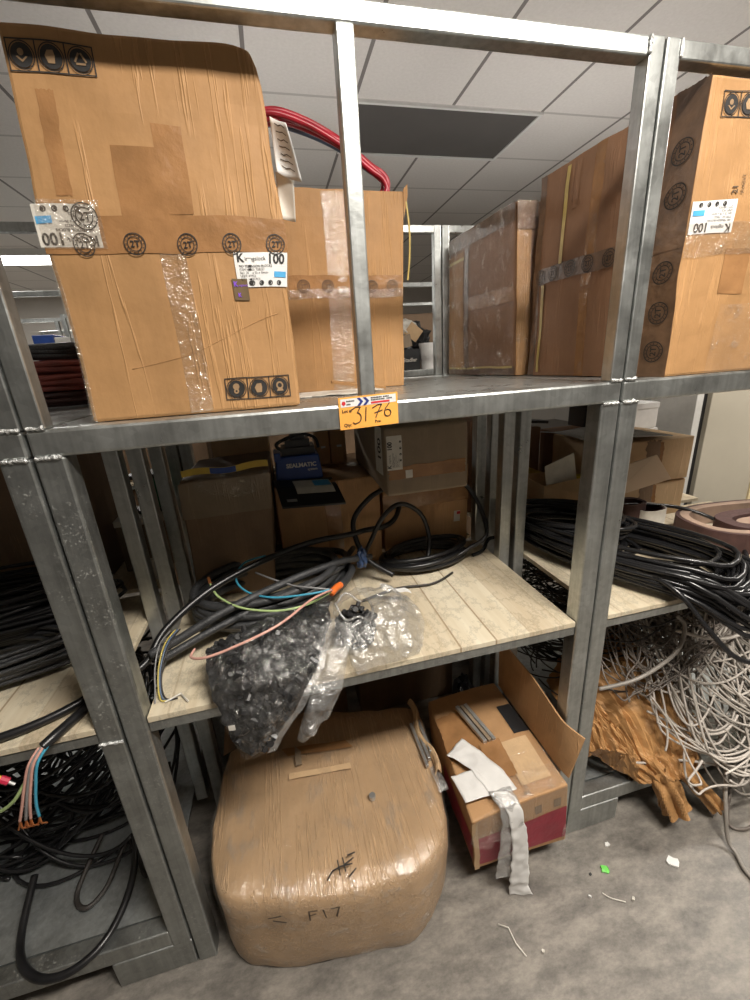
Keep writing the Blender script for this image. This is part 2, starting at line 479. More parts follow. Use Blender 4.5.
def coil_path(rng, cx, cy, z0, a, b, ang, loops, height, jit=0.12, per=40, drift=0.0, zfn=None, phase=0.0, power=1.0):
    """one long cable wound round and round an oval"""
    pts = []
    ca, sa = math.cos(ang), math.sin(ang)
    n = int(loops * per)
    params = [(1 - jit * rng.random() * 1.6, 1 - jit * rng.random() * 1.6, rng.uniform(-jit, jit), rng.uniform(-jit, jit), rng.random()) for _ in range(int(loops) + 3)]
    for i in range(n + 1):
        t = i / per
        k = int(t); f = t - k
        f = f * f * (3 - 2 * f)
        q = [params[k][j] * (1 - f) + params[k + 1][j] * f for j in range(5)]
        th = 2 * math.pi * t + phase
        c, s = math.cos(th), math.sin(th)
        if power != 1.0:
            c = math.copysign(abs(c) ** power, c); s = math.copysign(abs(s) ** power, s)
        u = a * q[0] * c + a * q[2] * 0.7 + drift * t
        w = b * q[1] * s + b * q[3] * 0.7
        x = cx + u * ca - w * sa
        y = cy + u * sa + w * ca
        z = z0 + height * (0.15 * q[4] + 0.85 * ((k * 0.618) % 1.0 * (1 - f) + ((k + 1) * 0.618) % 1.0 * f)) * (0.75 + 0.25 * q[4])
        p = Vector((x, y, z))
        if zfn: p = zfn(p)
        pts.append(p)
    return pts

# ------------------------------------------------------------------ flat print: letters, rings, icons
_text_cache = {}
def text_polys(s, size, bold=0.0):
    key = (s, bold)
    if key not in _text_cache:
        cu = bpy.data.curves.new('print_text', 'FONT')
        cu.body = s; cu.size = 1.0; cu.offset = bold; cu.resolution_u = 3
        to = bpy.data.objects.new('print_text', cu)
        me = bpy.data.meshes.new_from_object(to)
        _text_cache[key] = ([(v.co.x, v.co.y) for v in me.vertices], [tuple(p.vertices) for p in me.polygons])
        bpy.data.objects.remove(to); bpy.data.curves.remove(cu); bpy.data.meshes.remove(me)
    v, f = _text_cache[key]
    return [(x * size, y * size) for x, y in v], f

class Print:
    """flat shapes in metres; map them onto a surface with a function (x, y, lift) -> point"""
    def __init__(self): self.v = []; self.f = []
    def add(self, v, f):
        n = len(self.v); self.v += list(v); self.f += [tuple(i + n for i in q) for q in f]; return self
    def poly(self, pts): return self.add(pts, [tuple(range(len(pts)))])
    def rect(self, x0, y0, x1, y1, nx=1, ny=1):
        v = [(x0 + (x1 - x0) * i / nx, y0 + (y1 - y0) * j / ny) for j in range(ny + 1) for i in range(nx + 1)]
        w = nx + 1
        return self.add(v, [(j * w + i, j * w + i + 1, (j + 1) * w + i + 1, (j + 1) * w + i) for j in range(ny) for i in range(nx)])
    def ring(self, cx, cy, r0, r1, n=28):
        v = []
        for k in range(n):
            a = 2 * math.pi * k / n
            v += [(cx + r0 * math.cos(a), cy + r0 * math.sin(a)), (cx + r1 * math.cos(a), cy + r1 * math.sin(a))]
        return self.add(v, [(2 * k, 2 * k + 1, (2 * k + 3) % (2 * n), (2 * k + 2) % (2 * n)) for k in range(n)])
    def disc(self, cx, cy, r, n=24, ry=None):
        ry = ry or r
        return self.poly([(cx + r * math.cos(2 * math.pi * k / n), cy + ry * math.sin(2 * math.pi * k / n)) for k in range(n)])
    def stroke(self, pts, w):
        for (x0, y0), (x1, y1) in zip(pts, pts[1:]):
            dx, dy = x1 - x0, y1 - y0
            l = math.hypot(dx, dy) or 1e-6
            nx, ny = -dy / l * w / 2, dx / l * w / 2
            ex, ey = dx / l * w * 0.3, dy / l * w * 0.3
            self.poly([(x0 - nx - ex, y0 - ny - ey), (x1 - nx + ex, y1 - ny + ey), (x1 + nx + ex, y1 + ny + ey), (x0 + nx - ex, y0 + ny - ey)])
        return self
    def text(self, s, x, y, size, bold=0.0, sx=1.0):
        v, f = text_polys(s, size, bold)
        return self.add([(x + px * sx, y + py) for px, py in v], f)
    def frame(self, x0, y0, x1, y1, w):
        return self.rect(x0, y0, x1, y0 + w, 12).rect(x0, y1 - w, x1, y1, 12).rect(x0, y0, x0 + w, y1, 1, 4).rect(x1 - w, y0, x1, y1, 1, 4)
    def put(self, fn, lift, name, mat, parent):
        mb = MB(); mb.add([fn(x, y, lift) for x, y in self.v], self.f)
        return mb.build(name, mat, parent)

# ------------------------------------------------------------------ cartons
class Carton:
    def __init__(self, name, corners, mat, label, cat='carton', group=None, dent=0.004, freq=5.0, seed=0, bulge=0.006, n=14, open_top=False, bevel=0.006, warp=None, make_body=True):
        self.c = [Vector(p) for p in corners]
        self.dent, self.freq, self.seed, self.bulge, self.warp = dent, freq, seed, bulge, warp
        ctr = sum(self.c, Vector()) / 8
        self.ctr = ctr
        zb = min(p.z for p in self.c)
        self.root = thing(name, (ctr.x, ctr.y, zb), label, cat, group)
        self.zb = zb
        C = self.c
        self.faces = {'front': (C[0], C[1], C[5], C[4]), 'right': (C[1], C[2], C[6], C[5]), 'back': (C[2], C[3], C[7], C[6]),
                      'left': (C[3], C[0], C[4], C[7]), 'top': (C[4], C[5], C[6], C[7]), 'bottom': (C[3], C[2], C[1], C[0])}
        if make_body:
            mb = MB()
            for k in self.faces:
                if open_top and k == 'top': continue
                mb.grid(lambda u, v, k=k: self.pos(k, u, v), n, n)
            self.body = mb.build('body', mat, self.root, smooth=False, bevel=bevel, merge=True, solid=0.005 if open_top else 0)
    def pos(self, face, u, v, lift=0.0):
        a, b, c, d = self.faces[face]
        p = (a * (1 - u) + b * u) * (1 - v) + (d * (1 - u) + c * u) * v
        nrm = ((b - a).cross(d - a)).normalized()
        uu, vv = min(max(u, 0), 1), min(max(v, 0), 1)
        w = 16 * uu * (1 - uu) * vv * (1 - vv)
        k = self.bulge * w
        if face == 'bottom': k = 0
        p = p + nrm * k
        d = noise.noise_vector(p * self.freq + Vector((self.seed * 3.1, self.seed * 1.7, self.seed * 5.3))) * self.dent
        d += noise.noise_vector(p * self.freq * 3.3 + Vector((self.seed, 9.1, 2.2))) * self.dent * 0.4
        if p.z < self.zb + 0.02: d.z *= max(0.0, (p.z - self.zb) / 0.02)
        p = p + d
        if p.z < self.zb: p.z = self.zb
        if self.warp: p = self.warp(p)
        return p + nrm * lift
    def size(self, face):
        a, b, c, d = self.faces[face]
        return (b - a).length, (d - a).length
    def tape(self, face, u0, v0, u1, v1, mat=None, name='tape', lift=0.0012, nu=16, nv=16, parent=None, rag=0.0):
        def fn(s, t):
            u, v = u0 + (u1 - u0) * s, v0 + (v1 - v0) * t
            if rag:
                if t in (0.0, 1.0): v += rag * noise.noise(Vector((s * 7, t * 3, self.seed)))
                if s in (0.0, 1.0): u += rag * noise.noise(Vector((s * 3, t * 9, self.seed + 4)))
            return self.pos(face, u, v, lift)
        return MB().grid(fn, nu, nv).build(name, mat or M['tape'], parent or self.root, smooth=True)
    def mapper(self, face, u0, v0, rot=0):
        W, H = self.size(face)
        c, s = round(math.cos(math.radians(rot)), 6), round(math.sin(math.radians(rot)), 6)
        return lambda x, y, lift: self.pos(face, u0 + (x * c - y * s) / W, v0 + (x * s + y * c) / H, lift)

def icon_row(cr, face, u0, v0, w, kinds, rot=0, ink=None, parts=3):
    """framed row of round warning pictograms printed on a carton"""
    ink = ink or M['ink']
    fn = cr.mapper(face, u0, v0, rot)
    h = w / parts
    p = Print().frame(0, 0, w, h, 0.0018)
    for i in range(1, parts): p.rect(i * h - 0.0009, 0, i * h + 0.0009, h, 1, 4)
    p.put(fn, 0.0016, 'icon_frame', ink, cr.root)
    for i, k in enumerate(kinds[:parts]):
        cx, cy = (i + 0.5) * h, h / 2
        p = Print().ring(cx, cy, h * 0.41, h * 0.445)
        p.disc(cx, cy, h * 0.375)
        o = p.put(fn, 0.0018, 'warning_icon', ink, cr.root)
        s = h * 0.34
        q = Print()
        if k == 'drop':
            q.disc(cx - s * 0.05, cy + s * 0.25, s * 0.32); q.poly([(cx - s * .6, cy - s * .15), (cx, cy - s * .65), (cx + s * .6, cy - s * .15), (cx + s * .42, cy - s * .1), (cx, cy - s * .42), (cx - s * .42, cy - s * .1)])
        elif k == 'glove':
            q.poly([(cx - s * .35, cy - s * .6), (cx + s * .3, cy - s * .6), (cx + s * .4, cy + s * .1), (cx + s * .3, cy + s * .6), (cx - s * .3, cy + s * .55), (cx - s * .6, cy + s * .05)])
        elif k == 'loop':
            for a in (90, 210, 330):
                a0, a1 = math.radians(a + 12), math.radians(a + 108)
                q.stroke([(cx + s * .6 * math.cos(a0), cy + s * .6 * math.sin(a0)), (cx + s * .6 * math.cos(a1), cy + s * .6 * math.sin(a1))], s * 0.2)
        elif k == 'mask':
            q.disc(cx, cy + s * .3, s * .42); q.ring(cx, cy - s * .3, s * .14, s * .34)
        elif k == 'head':
            q.ring(cx, cy + s * .1, s * .3, s * .52); q.poly([(cx - s * .5, cy - s * .65), (cx + s * .5, cy - s * .65), (cx + s * .25, cy - s * .2), (cx - s * .25, cy - s * .2)])
        q.put(fn, 0.0026, 'icon_figure', M['icon_light'], o)

def tape_mark(cr, face, u, v, r, mat=None, rot=0, txt='2T', parent=None, lift=0.0026):
    """ring stamp printed on the tape"""
    fn = cr.mapper(face, u, v, rot)
    p = Print().ring(0, 0, r * 0.9, r).ring(0, 0, r * 0.6, r * 0.68)
    p.text(txt, -r * 0.42, -r * 0.28, r * 0.82, 0.02)
    for k in range(14):
        a = 2 * math.pi * k / 14
        x, y = r * 0.79 * math.cos(a), r * 0.79 * math.sin(a)
        p.stroke([(x - r * .05 * math.cos(a), y - r * .05 * math.sin(a)), (x + r * .05 * math.cos(a), y + r * .05 * math.sin(a))], r * 0.07)
    return p.put(fn, lift, 'tape_mark', mat or M['ink'], parent or cr.root)

def shipping_label(cr, face, u, v, w, h, rot=0, blue=True, mirror_blue=False, mat=None):
    """white sticker: letter K and maker line, quantity 100, rows of small type, blue patch, four round symbols"""
    fn = cr.mapper(face, u, v, rot)
    lab = Print().rect(0, 0, w, h, 8, 6).put(fn, 0.0016, 'label', mat or M['white'], cr.root)
    p = Print()
    p.text('K', 0.05 * w, 0.74 * h, 0.34 * h, 0.03)
    p.text('ingslock', 0.21 * w, 0.77 * h, 0.17 * h)
    p.text('100', 0.58 * w, 0.68 * h, 0.40 * h, 0.03, 0.95)
    for i, s in enumerate(('NO TENSION BLOCKS', 'ITEM NO: 708222', 'Size: 25 x 25 x 36mm', 'UNIT: PCS', 'QTY: 100 PCS')):
        p.text(s, 0.08 * w, (0.58 - i * 0.095) * h, 0.095 * h, 0.01 if i == 0 else 0.0)
    for i in range(4):
        cx, cy = (0.28 + 0.18 * i) * w, 0.12 * h
        p.ring(cx, cy, 0.045 * h, 0.075 * h, 16)
        p.disc(cx + (0.01 if i % 2 else -0.01) * w, cy, 0.04 * h, 10)
    p.put(fn, 0.0024, 'print', M['ink'], lab)
    if blue:
        Print().rect(0.72 * w, 0.28 * h, 0.97 * w, 0.45 * h, 2, 2).put(fn, 0.0026, 'blue_patch', M['blue_patch'], lab)
    return lab
# ------------------------------------------------------------------ the room
struct(MB().box(-6, 7, -3.2, 8, -0.1, 0.0).build('floor', M['floor']))
fo = bpy.data.objects['floor']
ce = MB().box(-6, 7, -3.2, 8, 3.0, 3.1).build('ceiling', M['ceiling']); struct(ce)
for v in ce.data.vertices: v.co += ce.location      # tiles are laid out from the room's origin
ce.location = (0, 0, 0)
struct(MB().box(-6, 7, 8, 8.1, 0, 3.0).build('wall_back', M['wall']))
struct(MB().box(-6.1, -6, -3.2, 8, 0, 3.0).build('wall_left', M['wall']))
struct(MB().box(7, 7.1, -3.2, 8, 0, 3.0).build('wall_right', M['wall']))
struct(MB().box(-6, 7, -3.3, -3.2, 0, 3.0).build('wall_front', M['wall_dark']))

lamp_labels = ['lit ceiling lamp over the aisle in front of the racks', 'lit white ceiling lamp far back, seen left of the tall carton',
               'lit ceiling lamp at the right end of the aisle', 'lit ceiling lamp over the left hand racks']
for (x, y, z, sx, sy, w, c), lb in zip(LAMPS, lamp_labels):
    t = thing('ceiling_lamp', (x, y, z), lb, 'ceiling light', 'lit ceiling lamps')
    hb = MB()
    hb.box(x - sx / 2 - .02, x + sx / 2 + .02, y - sy / 2 - .02, y + sy / 2 + .02, z + .03, 3.0)
    hb.box(x - sx / 2 - .02, x + sx / 2 + .02, y - sy / 2 - .02, y - sy / 2, z + .005, z + .03)
    hb.box(x - sx / 2 - .02, x + sx / 2 + .02, y + sy / 2, y + sy / 2 + .02, z + .005, z + .03)
    hb.box(x - sx / 2 - .02, x - sx / 2, y - sy / 2, y + sy / 2, z + .005, z + .03)
    hb.box(x + sx / 2, x + sx / 2 + .02, y - sy / 2, y + sy / 2, z + .005, z + .03)
    hb.build('housing', M['lamp_house'], t)
    MB().box(x - sx / 2, x + sx / 2, y - sy / 2, y + sy / 2, z + .012, z + .03).build('diffuser', M['lamp_on'], t)

t = thing('ceiling_lamp_panel', (1.69, 2.36, 2.985), 'dark unlit rectangular panel set in the tiled ceiling', 'ceiling panel')
MB().box(1.10, 2.28, 2.075, 2.655, 2.992, 3.0).build('diffuser', M['lamp_off'], t)
fr = MB().box(1.08, 2.30, 2.055, 2.075, 2.985, 3.0).box(1.08, 2.30, 2.655, 2.675, 2.985, 3.0).box(1.08, 1.10, 2.075, 2.655, 2.985, 3.0).box(2.28, 2.30, 2.075, 2.655, 2.985, 3.0)
fr.build('frame', M['lamp_house'], t)

for (x, y, z, sx, sy, w), lb in zip(FILL_UPLIGHTS, ('added fill uplight for the ceiling, hidden behind the tall carton', 'added fill uplight for the ceiling, hidden behind the large carton at right')):
    t = thing('fill_uplight', (x, y, 0), lb, 'ceiling light', 'added fill uplights')
    tr = MB().box(x - sx / 2 - .02, x + sx / 2 + .02, y - sy / 2 - .02, y + sy / 2 + .02, z - .05, z - .03)
    for ys in (-1, 1): tr.box(x - sx / 2 - .02, x + sx / 2 + .02, y + ys * (sy / 2 + .01) - .01, y + ys * (sy / 2 + .01) + .01, z - .03, z + .005)
    tr.build('trough', M['lamp_house'], t)
    MB().box(x - sx / 2, x + sx / 2, y - sy / 2, y + sy / 2, z - .03, z).build('diffuser', M['lamp_on'], t)
    MB().cyl((x, y), .016, .016, .02, z - .05, 12).build('pole', M['pale_metal'], t)
    MB().cyl((x, y), .15, .13, 0, .02, 28).build('base', M['black_plastic'], t)

# ------------------------------------------------------------------ racks of welded square tube
BT, BB, TT, TB = 1.5, 1.4521, 2.0985, 2.068        # shelf beam and top rail heights
def bead(p0, p1, seed):
    rng = random.Random(seed)
    n = 12
    pts, rs = [], []
    for i in range(n + 1):
        t = i / n
        pts.append([a + (b - a) * t + (rng.uniform(-.0015, .0015) if j == 2 else 0) for j, (a, b) in enumerate(zip(p0, p1))])
        rs.append(0.0026 + rng.random() * 0.0022)
    return pts, rs

def rack(x0, x1, label, base, mid=True, board=True, worn=True, near=True, inner_right=True):
    root = thing('steel_rack', ((x0 + x1) / 2, 0.54, 0), label, 'storage rack', 'galvanised storage racks')
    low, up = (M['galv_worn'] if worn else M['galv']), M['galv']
    zb = 0.098 if base else 0.0
    P = .048
    for xa in (x0, x1 - P):
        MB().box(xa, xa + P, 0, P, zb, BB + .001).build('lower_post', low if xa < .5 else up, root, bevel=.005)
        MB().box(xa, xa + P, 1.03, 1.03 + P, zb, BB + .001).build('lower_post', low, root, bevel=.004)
    for xa in ((x0 + .006, x1 - .049) if inner_right else (x0 + .006,)):
        for ya in (.41, .60):
            MB().box(xa, xa + .041, ya, ya + .041, zb, BB + .001).build('inner_post', up, root, bevel=.004)
    for xa in (x0, x1 - .032):
        MB().box(xa, xa + .032, 0, .032, BT, TT).build('upper_post', up, root, bevel=.003)
        MB().box(xa, xa + .032, 1.046, 1.078, BT, TT).build('upper_post', up, root, bevel=.003)
    MB().box(x0, x1, 0, .05, BB, BT).build('shelf_beam', up, root, bevel=.006)
    MB().box(x0, x1, 1.03, 1.08, BB, BT).build('shelf_beam', up, root, bevel=.006)
    MB().box(x0 + .032, x1 - .032, 0.001, .032, TB, TT - .001).build('top_rail', up, root, bevel=.003)
    MB().box(x0 + .032, x1 - .032, 1.046, 1.077, TB, TT - .001).build('top_rail', up, root, bevel=.003)
    if mid:
        MB().box(.578, .608, 0.001, .03, BT - .001, TB + .001).build('middle_post', up, root, bevel=.003)
    MB().box(x0 + .004, x1 - .004, .05, 1.03, BT - .009, BT - .003).build('shelf_sheet', M['sheet'], root)
    sb = MB()
    for ya in (.36, .70): sb.box(x0 + .05, x1 - .05, ya, ya + .03, BB, BT - .009)
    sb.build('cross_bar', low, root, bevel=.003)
    if board:
        ra = MB()
        ra.box(x0 + .05, x1 - .05, .006, .010, .826, .852).box(x0 + .05, x1 - .05, .006, .036, .848, .852)
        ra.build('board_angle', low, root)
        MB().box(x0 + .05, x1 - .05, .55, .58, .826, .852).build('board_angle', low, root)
        MB().box(x0 + .05, x1 - .05, .004, .592, .852, .867).build('shelf_board', M['ply'], root, bevel=.001)
        MB().box(x0 + .05, x1 - .05, .645, 1.028, .852, .867).build('shelf_board', M['ply'], root, bevel=.001)
    if base:
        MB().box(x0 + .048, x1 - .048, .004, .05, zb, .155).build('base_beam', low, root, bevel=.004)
        MB().box(x0 + .048, x1 - .048, .052, 1.03, .148, .154).build('base_tray', M['tray'], root)
        for xa, xb in ((x0, x0 + .2), (x1 - .2, x1)):
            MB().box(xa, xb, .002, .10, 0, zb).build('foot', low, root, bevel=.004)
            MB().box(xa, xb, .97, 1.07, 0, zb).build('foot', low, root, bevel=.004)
    if near:
        k = 0
        for xa in (x0, x1 - P):
            for z in (BB - .0005,):
                pts, rs = bead((xa + .004, -.001, z), (xa + P - .004, -.001, z), k + int(x0 * 10)); k += 1
                MB().tube(pts, rs, 6).build('weld_bead', M['weld'], root, smooth=True)
        for xa in (x0, x1 - .032):
            pts, rs = bead((xa + .003, -.0005, BT + .002), (xa + .030, -.0005, BT + .002), k + 50); k += 1
            MB().tube(pts, rs, 6).build('weld_bead', M['weld'], root, smooth=True)
        for xa in (x0 + .032, x1 - .032):
            pts, rs = bead((xa, -.0005, TB + .002), (xa, -.0005, TT - .002), k + 90); k += 1
            MB().tube(pts, rs, 6).build('weld_bead', M['weld'], root, smooth=True)
    return root

rackM = rack(.002, 1.1838, 'middle galvanised rack carrying the orange lot tag and two boxes beneath', False)
rackL = rack(-1.184, -.002, 'left galvanised rack packed with dark cables, cut by the left edge', True, mid=False)
rackR = rack(1.1886, 2.372, 'right galvanised rack with the big black cable coil and grey cable heap', True, mid=False, worn=False, inner_right=False)
# weld ring where the left rack's post is spliced
pts, rs = bead((-.051, -.001, .828), (-.003, -.001, .822), 3)
MB().tube(pts, rs, 6).build('weld_bead', M['weld'], rackL, smooth=True)

def copy_tree(o, parent=None):
    c = o.copy(); col.objects.link(c)
    if parent: c.parent = parent
    for ch in [x for x in o.children]:
        copy_tree(ch, c)
    return c
far = [(-1.19, 2.3, 'far galvanised rack in the second row, behind the red cables'),
       (0.0, 2.3, 'far galvanised rack in the second row, hidden mostly by the tall carton'),
       (1.19, 2.3, 'far galvanised rack in the second row, holding the black printed box and white bucket'),
       (-1.9, 3.55, 'galvanised rack in the third row, only its top rail showing at left')]
for dx, dy, lb in far:
    c = copy_tree(rackM)
    c.location = (c.location.x + dx, c.location.y + dy, 0)
    c['label'] = lb; c['category'] = 'storage rack'; c['group'] = 'galvanised storage racks'

# lot tag stuck on the beam of the middle rack
tg = thing('lot_tag', (.592, -.002, 1.451), 'orange lot tag numbered 3176 on the front beam', 'tag')
def tagmap(x, y, l):
    a = -.009
    return Vector((.5325 + x - a * y * 0.2, -.0022 - l - .002 * math.sin(x / .119 * math.pi) , 1.4512 + y + .0035 * x / .119))
mbt = MB().grid(lambda s, t_: tagmap(.119 * s, .0615 * t_, 0), 8, 4)
mbt.build('card', M['orange'], tg, solid=.0008)
strip = Print().rect(.004, .043, .115, .0585, 6, 2).put(tagmap, .0008, 'header_strip', M['white'], tg)
Print().poly([(.006, .049), (.0075, .054), (.0125, .054), (.014, .049), (.010, .0455)]).put(tagmap, .0012, 'shield', M['red_print'], strip)
pr = Print()
for ox in (.036, .048):
    pr.poly([(ox, .0582), (ox + .006, .0582), (ox + .0125, .0508), (ox + .0065, .0508)])
    pr.poly([(ox + .0065, .0508), (ox + .0125, .0508), (ox + .006, .0433), (ox, .0433)])
pr.put(tagmap, .0012, 'chevrons', M['navy'], strip)
sp_ = Print()
for (x_, y_, w_) in ((.0155, .0535, .018), (.0155, .0475, .009), (.064, .0555, .022), (.089, .0555, .012), (.064, .0515, .030), (.096, .0515, .012)):
    xx = x_
    while xx < x_ + w_ - .002:
        l_ = .0016 + .0012 * ((xx * 7919) % 1.0)
        sp_.rect(xx, y_ - .0012, xx + l_, y_ + .0014); xx += l_ + .0007
sp_.put(tagmap, .0012, 'small_print', M['ink'], strip)
Print().rect(.064, .0446, .102, .0484).put(tagmap, .0013, 'red_bar', M['red_print'], strip)
pr = Print().text('Lot #', .0055, .0325, .0085, .02).text('Qty:', .0075, .0055, .0085, .02).text('Pce:', .070, .0070, .0075, .02)
pr.put(tagmap, .0010, 'printed_words', M['ink'], tg)
hw = Print()
def arc(cx, cy, rx, ry, a0, a1, n=12): return [(cx + rx * math.cos(math.radians(a0 + (a1 - a0) * i / n)), cy + ry * math.sin(math.radians(a0 + (a1 - a0) * i / n))) for i in range(n + 1)]
W = .0019
hw.stroke([(.025, .037), (.033, .0415), (.042, .0405), (.036, .031)] , W).stroke([(.036, .031)] + arc(.034, .0205, .0085, .010, 80, -70) + [(.030, .009), (.026, .012)], W)
hw.stroke([(.0535, .039), (.051, .013)], W)
hw.stroke([(.066, .036), (.078, .0415), (.085, .041), (.077, .028), (.072, .017)], W).stroke([(.070, .026), (.086, .030)], W)
hw.stroke([(.101, .042), (.093, .033), (.0905, .026)] + arc(.097, .0235, .0065, .0065, 180, 480, 16), W)
hw.put(tagmap, .0014, 'handwritten_number', M['ink'], tg)

# ------------------------------------------------------------------ cartons on the top shelf
def warp1(p):
    # crushed upper right corner, leaning left side
    q = p.copy()
    d = max(0.0, 1 - (Vector((.470, q.y, 2.075)) - q).length / .075)
    q.x -= .020 * d * d; q.z -= .012 * d * d
    d2 = max(0.0, 1 - abs(q.z - 1.79) / .10)
    q.x += .009 * d2 if q.x > .40 else 0
    return q
b1 = Carton('taped_carton', [(.086, .056, BT), (.463, .062, BT), (.468, .475, BT), (.088, .47, BT),
                              (.099, .062, 2.066), (.464, .064, 2.067), (.464, .468, 2.064), (.102, .462, 2.064)],
            M['card'], 'tall tan carton with round warning icons and white label, front left on the top shelf',
            dent=.006, freq=4.5, seed=1, bulge=.006, n=22, warp=warp1)
b1.tape('front', .0, .0, .022, .478, M['tape_clear'], lift=.0015, name='edge_tape')
b1.tape('front', -.002, .478, 1.002, .573, M['tape'], rag=.004, nu=24)
b1.tape('front', .50, .575, .62, .80, M['tape'], lift=.0008)
b1.tape('front', .09, .62, .155, .86, M['tape'], lift=.0006, rag=.006)
b1.tape('front', .33, .573, .52, .74, M['tape'], lift=.0006)
b1.tape('front', .45, .005, .56, .478, M['tape_clear'], lift=.001)
b1.tape('left', .75, .478, 1.0, .573, M['tape'])
lr = shipping_label(b1, 'front', .772, .382, .086, .054)
b1.tape('front', .76, .478, 1.0, .53, M['tape_clear'], lift=.0006, name='clear_tape')
ll = shipping_label(b1, 'front', .232, .600, .093, .060, rot=180, mat=M['white_dull'])
b1.tape('front', 0.0, .49, .25, .61, M['tape_clear'], lift=.003, name='clear_tape')
for u in (.155, .36, .575, .77, .945): tape_mark(b1, 'front', u, .500, .0165)
tape_mark(b1, 'front', .185, .570, .020)
MB().tube([b1.pos('front', u, .10 + .21 * u + .01 * math.sin(9 * u), .0001) for u in [.22 + .72 * k / 24 for k in range(25)]], .0008, 5).build('crease', M['card'], b1.root, smooth=True)
icon_row(b1, 'front', .018, .895, .118, ('drop', 'glove', 'loop'))
icon_row(b1, 'front', .632, .040, .122, ('mask', 'glove', 'head'))
hl = b1.tape('front', .745, .345, .818, .405, M['holo'], 'hologram_sticker', .002, 4, 4)
Print().text('K', 0.001, .0205, .011, .03).text('ingslock', .010, .021, .005).text('K', .006, .004, .009, .03).put(b1.mapper('front', .748, .347), .003, 'print', M['violet'], hl)

# two paper sheets tucked at the tall carton's right edge
def sheet(pts, y0, bend, name, mat, label, cat, lift=0.0, n=10):
    (a, b, c, d) = [Vector((p[0], y0, p[1])) for p in pts]
    def fn(s, t_):
        p = (a * (1 - s) + b * s) * (1 - t_) + (d * (1 - s) + c * s) * t_
        p.y += bend * (s * s) + .006 * math.sin(3 * t_ + 2 * s) + lift
        return p
    o = MB().grid(fn, n, n).build(name, mat, solid=.0006, smooth=True)
    return tag(o, label, cat), fn
pp, fn = sheet([(.472, 1.905), (.5135, 1.885), (.494, 1.965), (.470, 1.985)], .085, -.02, 'handwritten_note', M['white'],
               'white handwritten note curling from behind the tall carton', 'paper')
pk = Print()
for i in range(7):
    pk.stroke([(.25 + .02 * i % .1, .92 - i * .12), (.45, .90 - i * .12 + .02 * (i % 2)), (.62, .93 - i * .12), (.80, .89 - i * .12)], .018)
pk.put(lambda x, y, l: fn(x, y) + Vector((0, -.0012, 0)), 0, 'handwriting', M['ink_faded'], pp)
sheet([(.471, 1.838), (.497, 1.832), (.500, 1.90), (.470, 1.91)], .098, -.006, 'blank_slip', M['white_dull'],
      'blank cream slip hanging below the handwritten note', 'paper')

b2 = Carton('open_carton', [(.486, .522, BT), (.822, .502, BT), (.84, .93, BT), (.50, .95, BT),
                            (.497, .524, 2.034), (.845, .512, 2.026), (.85, .93, 2.03), (.50, .94, 2.03)],
            M['card'], 'open tan carton behind the tall one with red cable poking out', dent=.006, seed=5, open_top=True, n=16, bulge=.008)
b2.tape('front', -.002, .49, .99, .60, M['tape'], rag=.004, lift=.004)
b2.tape('front', .34, .0, .53, .99, M['tape_clear'], lift=.0038)
b2.tape('front', -.002, .485, 1.0, .53, M['tape_clear'], lift=.0052, name='clear_tape')
for u in (.14, .34, .72, .9): tape_mark(b2, 'front', u, .545, .017, M['ink_faded'], lift=.0062)
MB().grid(lambda s, t_: Vector((.845 + .012 * s, .507 - .004 * s, 2.03 - .07 * t_ * (1 - .6 * s) + .012 * s)), 3, 4).build('torn_flap', M['card'], b2.root, solid=.004)
MB().tube(smooth_path([(.852, .505, 2.0), (.858, .50, 1.93), (.856, .50, 1.86), (.849, .502, 1.80)]), .003, 5).build('loose_strip', M['strap'], b2.root)

# red cable arching out of the open carton
rc = thing('red_cable', (.62, .64, BT), 'bundle of glossy red cables arching out of the open carton', 'cable')
rng = random.Random(4)
for i in range(6):
    o_ = (rng.uniform(-.012, .012), (i - 2.5) * .009, rng.uniform(-.014, .014))
    base = [(.80, .60, 1.62), (.812, .60, 1.90), (.803, .60, 2.02), (.824, .60, 2.062), (.812, .60, 2.095), (.776, .60, 2.118), (.69, .60, 2.172), (.585, .60, 2.212), (.49, .60, 2.222),
            (.40, .62, 2.18), (.365, .64, 2.02), (.40, .66, 1.80)]
    k = .55 if i % 2 else 1.0
    path = smooth_path([(x + o_[0] * k, y + o_[1], z + o_[2] + .006 * math.sin(i * 2 + j)) for j, (x, y, z) in enumerate(base)], 8)
    MB().tube(path, .0085 if i < 5 else .006, 8).build('cable_strand', M['red_cable'] if i < 5 else M['slate_wire'], rc, smooth=True)

# torn packing left under the open carton
def flat_poly(pts, z, name, mat, label, cat, th=.0015, rag=.01, seed=0):
    rng = random.Random(seed)
    out = []
    n = len(pts)
    for i in range(n):
        a, b = pts[i], pts[(i + 1) % n]
        for k in range(6):
            t = k / 6
            out.append((a[0] + (b[0] - a[0]) * t + rng.uniform(-rag, rag) * (k > 0), a[1] + (b[1] - a[1]) * t + rng.uniform(-rag, rag) * (k > 0)))
    m = len(out)
    mb = MB()
    zz = [z + rng.uniform(0, .002) for _ in out]
    mb.add([(x, y, zz[i]) for i, (x, y) in enumerate(out)] + [(x, y, zz[i] + th) for i, (x, y) in enumerate(out)],
           [tuple(range(m - 1, -1, -1)), tuple(range(m, 2 * m))] + [(i, (i + 1) % m, m + (i + 1) % m, m + i) for i in range(m)])
    return tag(mb.build(name, mat), label, cat)
flat_poly([(.475, .26), (.505, .30), (.64, .27), (.72, .36), (.70, .47), (.49, .48)], BT - .002, 'paper_scrap', M['white_dull'], 'torn white paper lying on the shelf before the open carton', 'paper', seed=3)
sc_ = MB().grid(lambda s, t_: Vector((.575 + .135 * s, .36 + .02 * t_ - .06 * s, 1.527 - .02 * s + .003 * t_)), 6, 2)
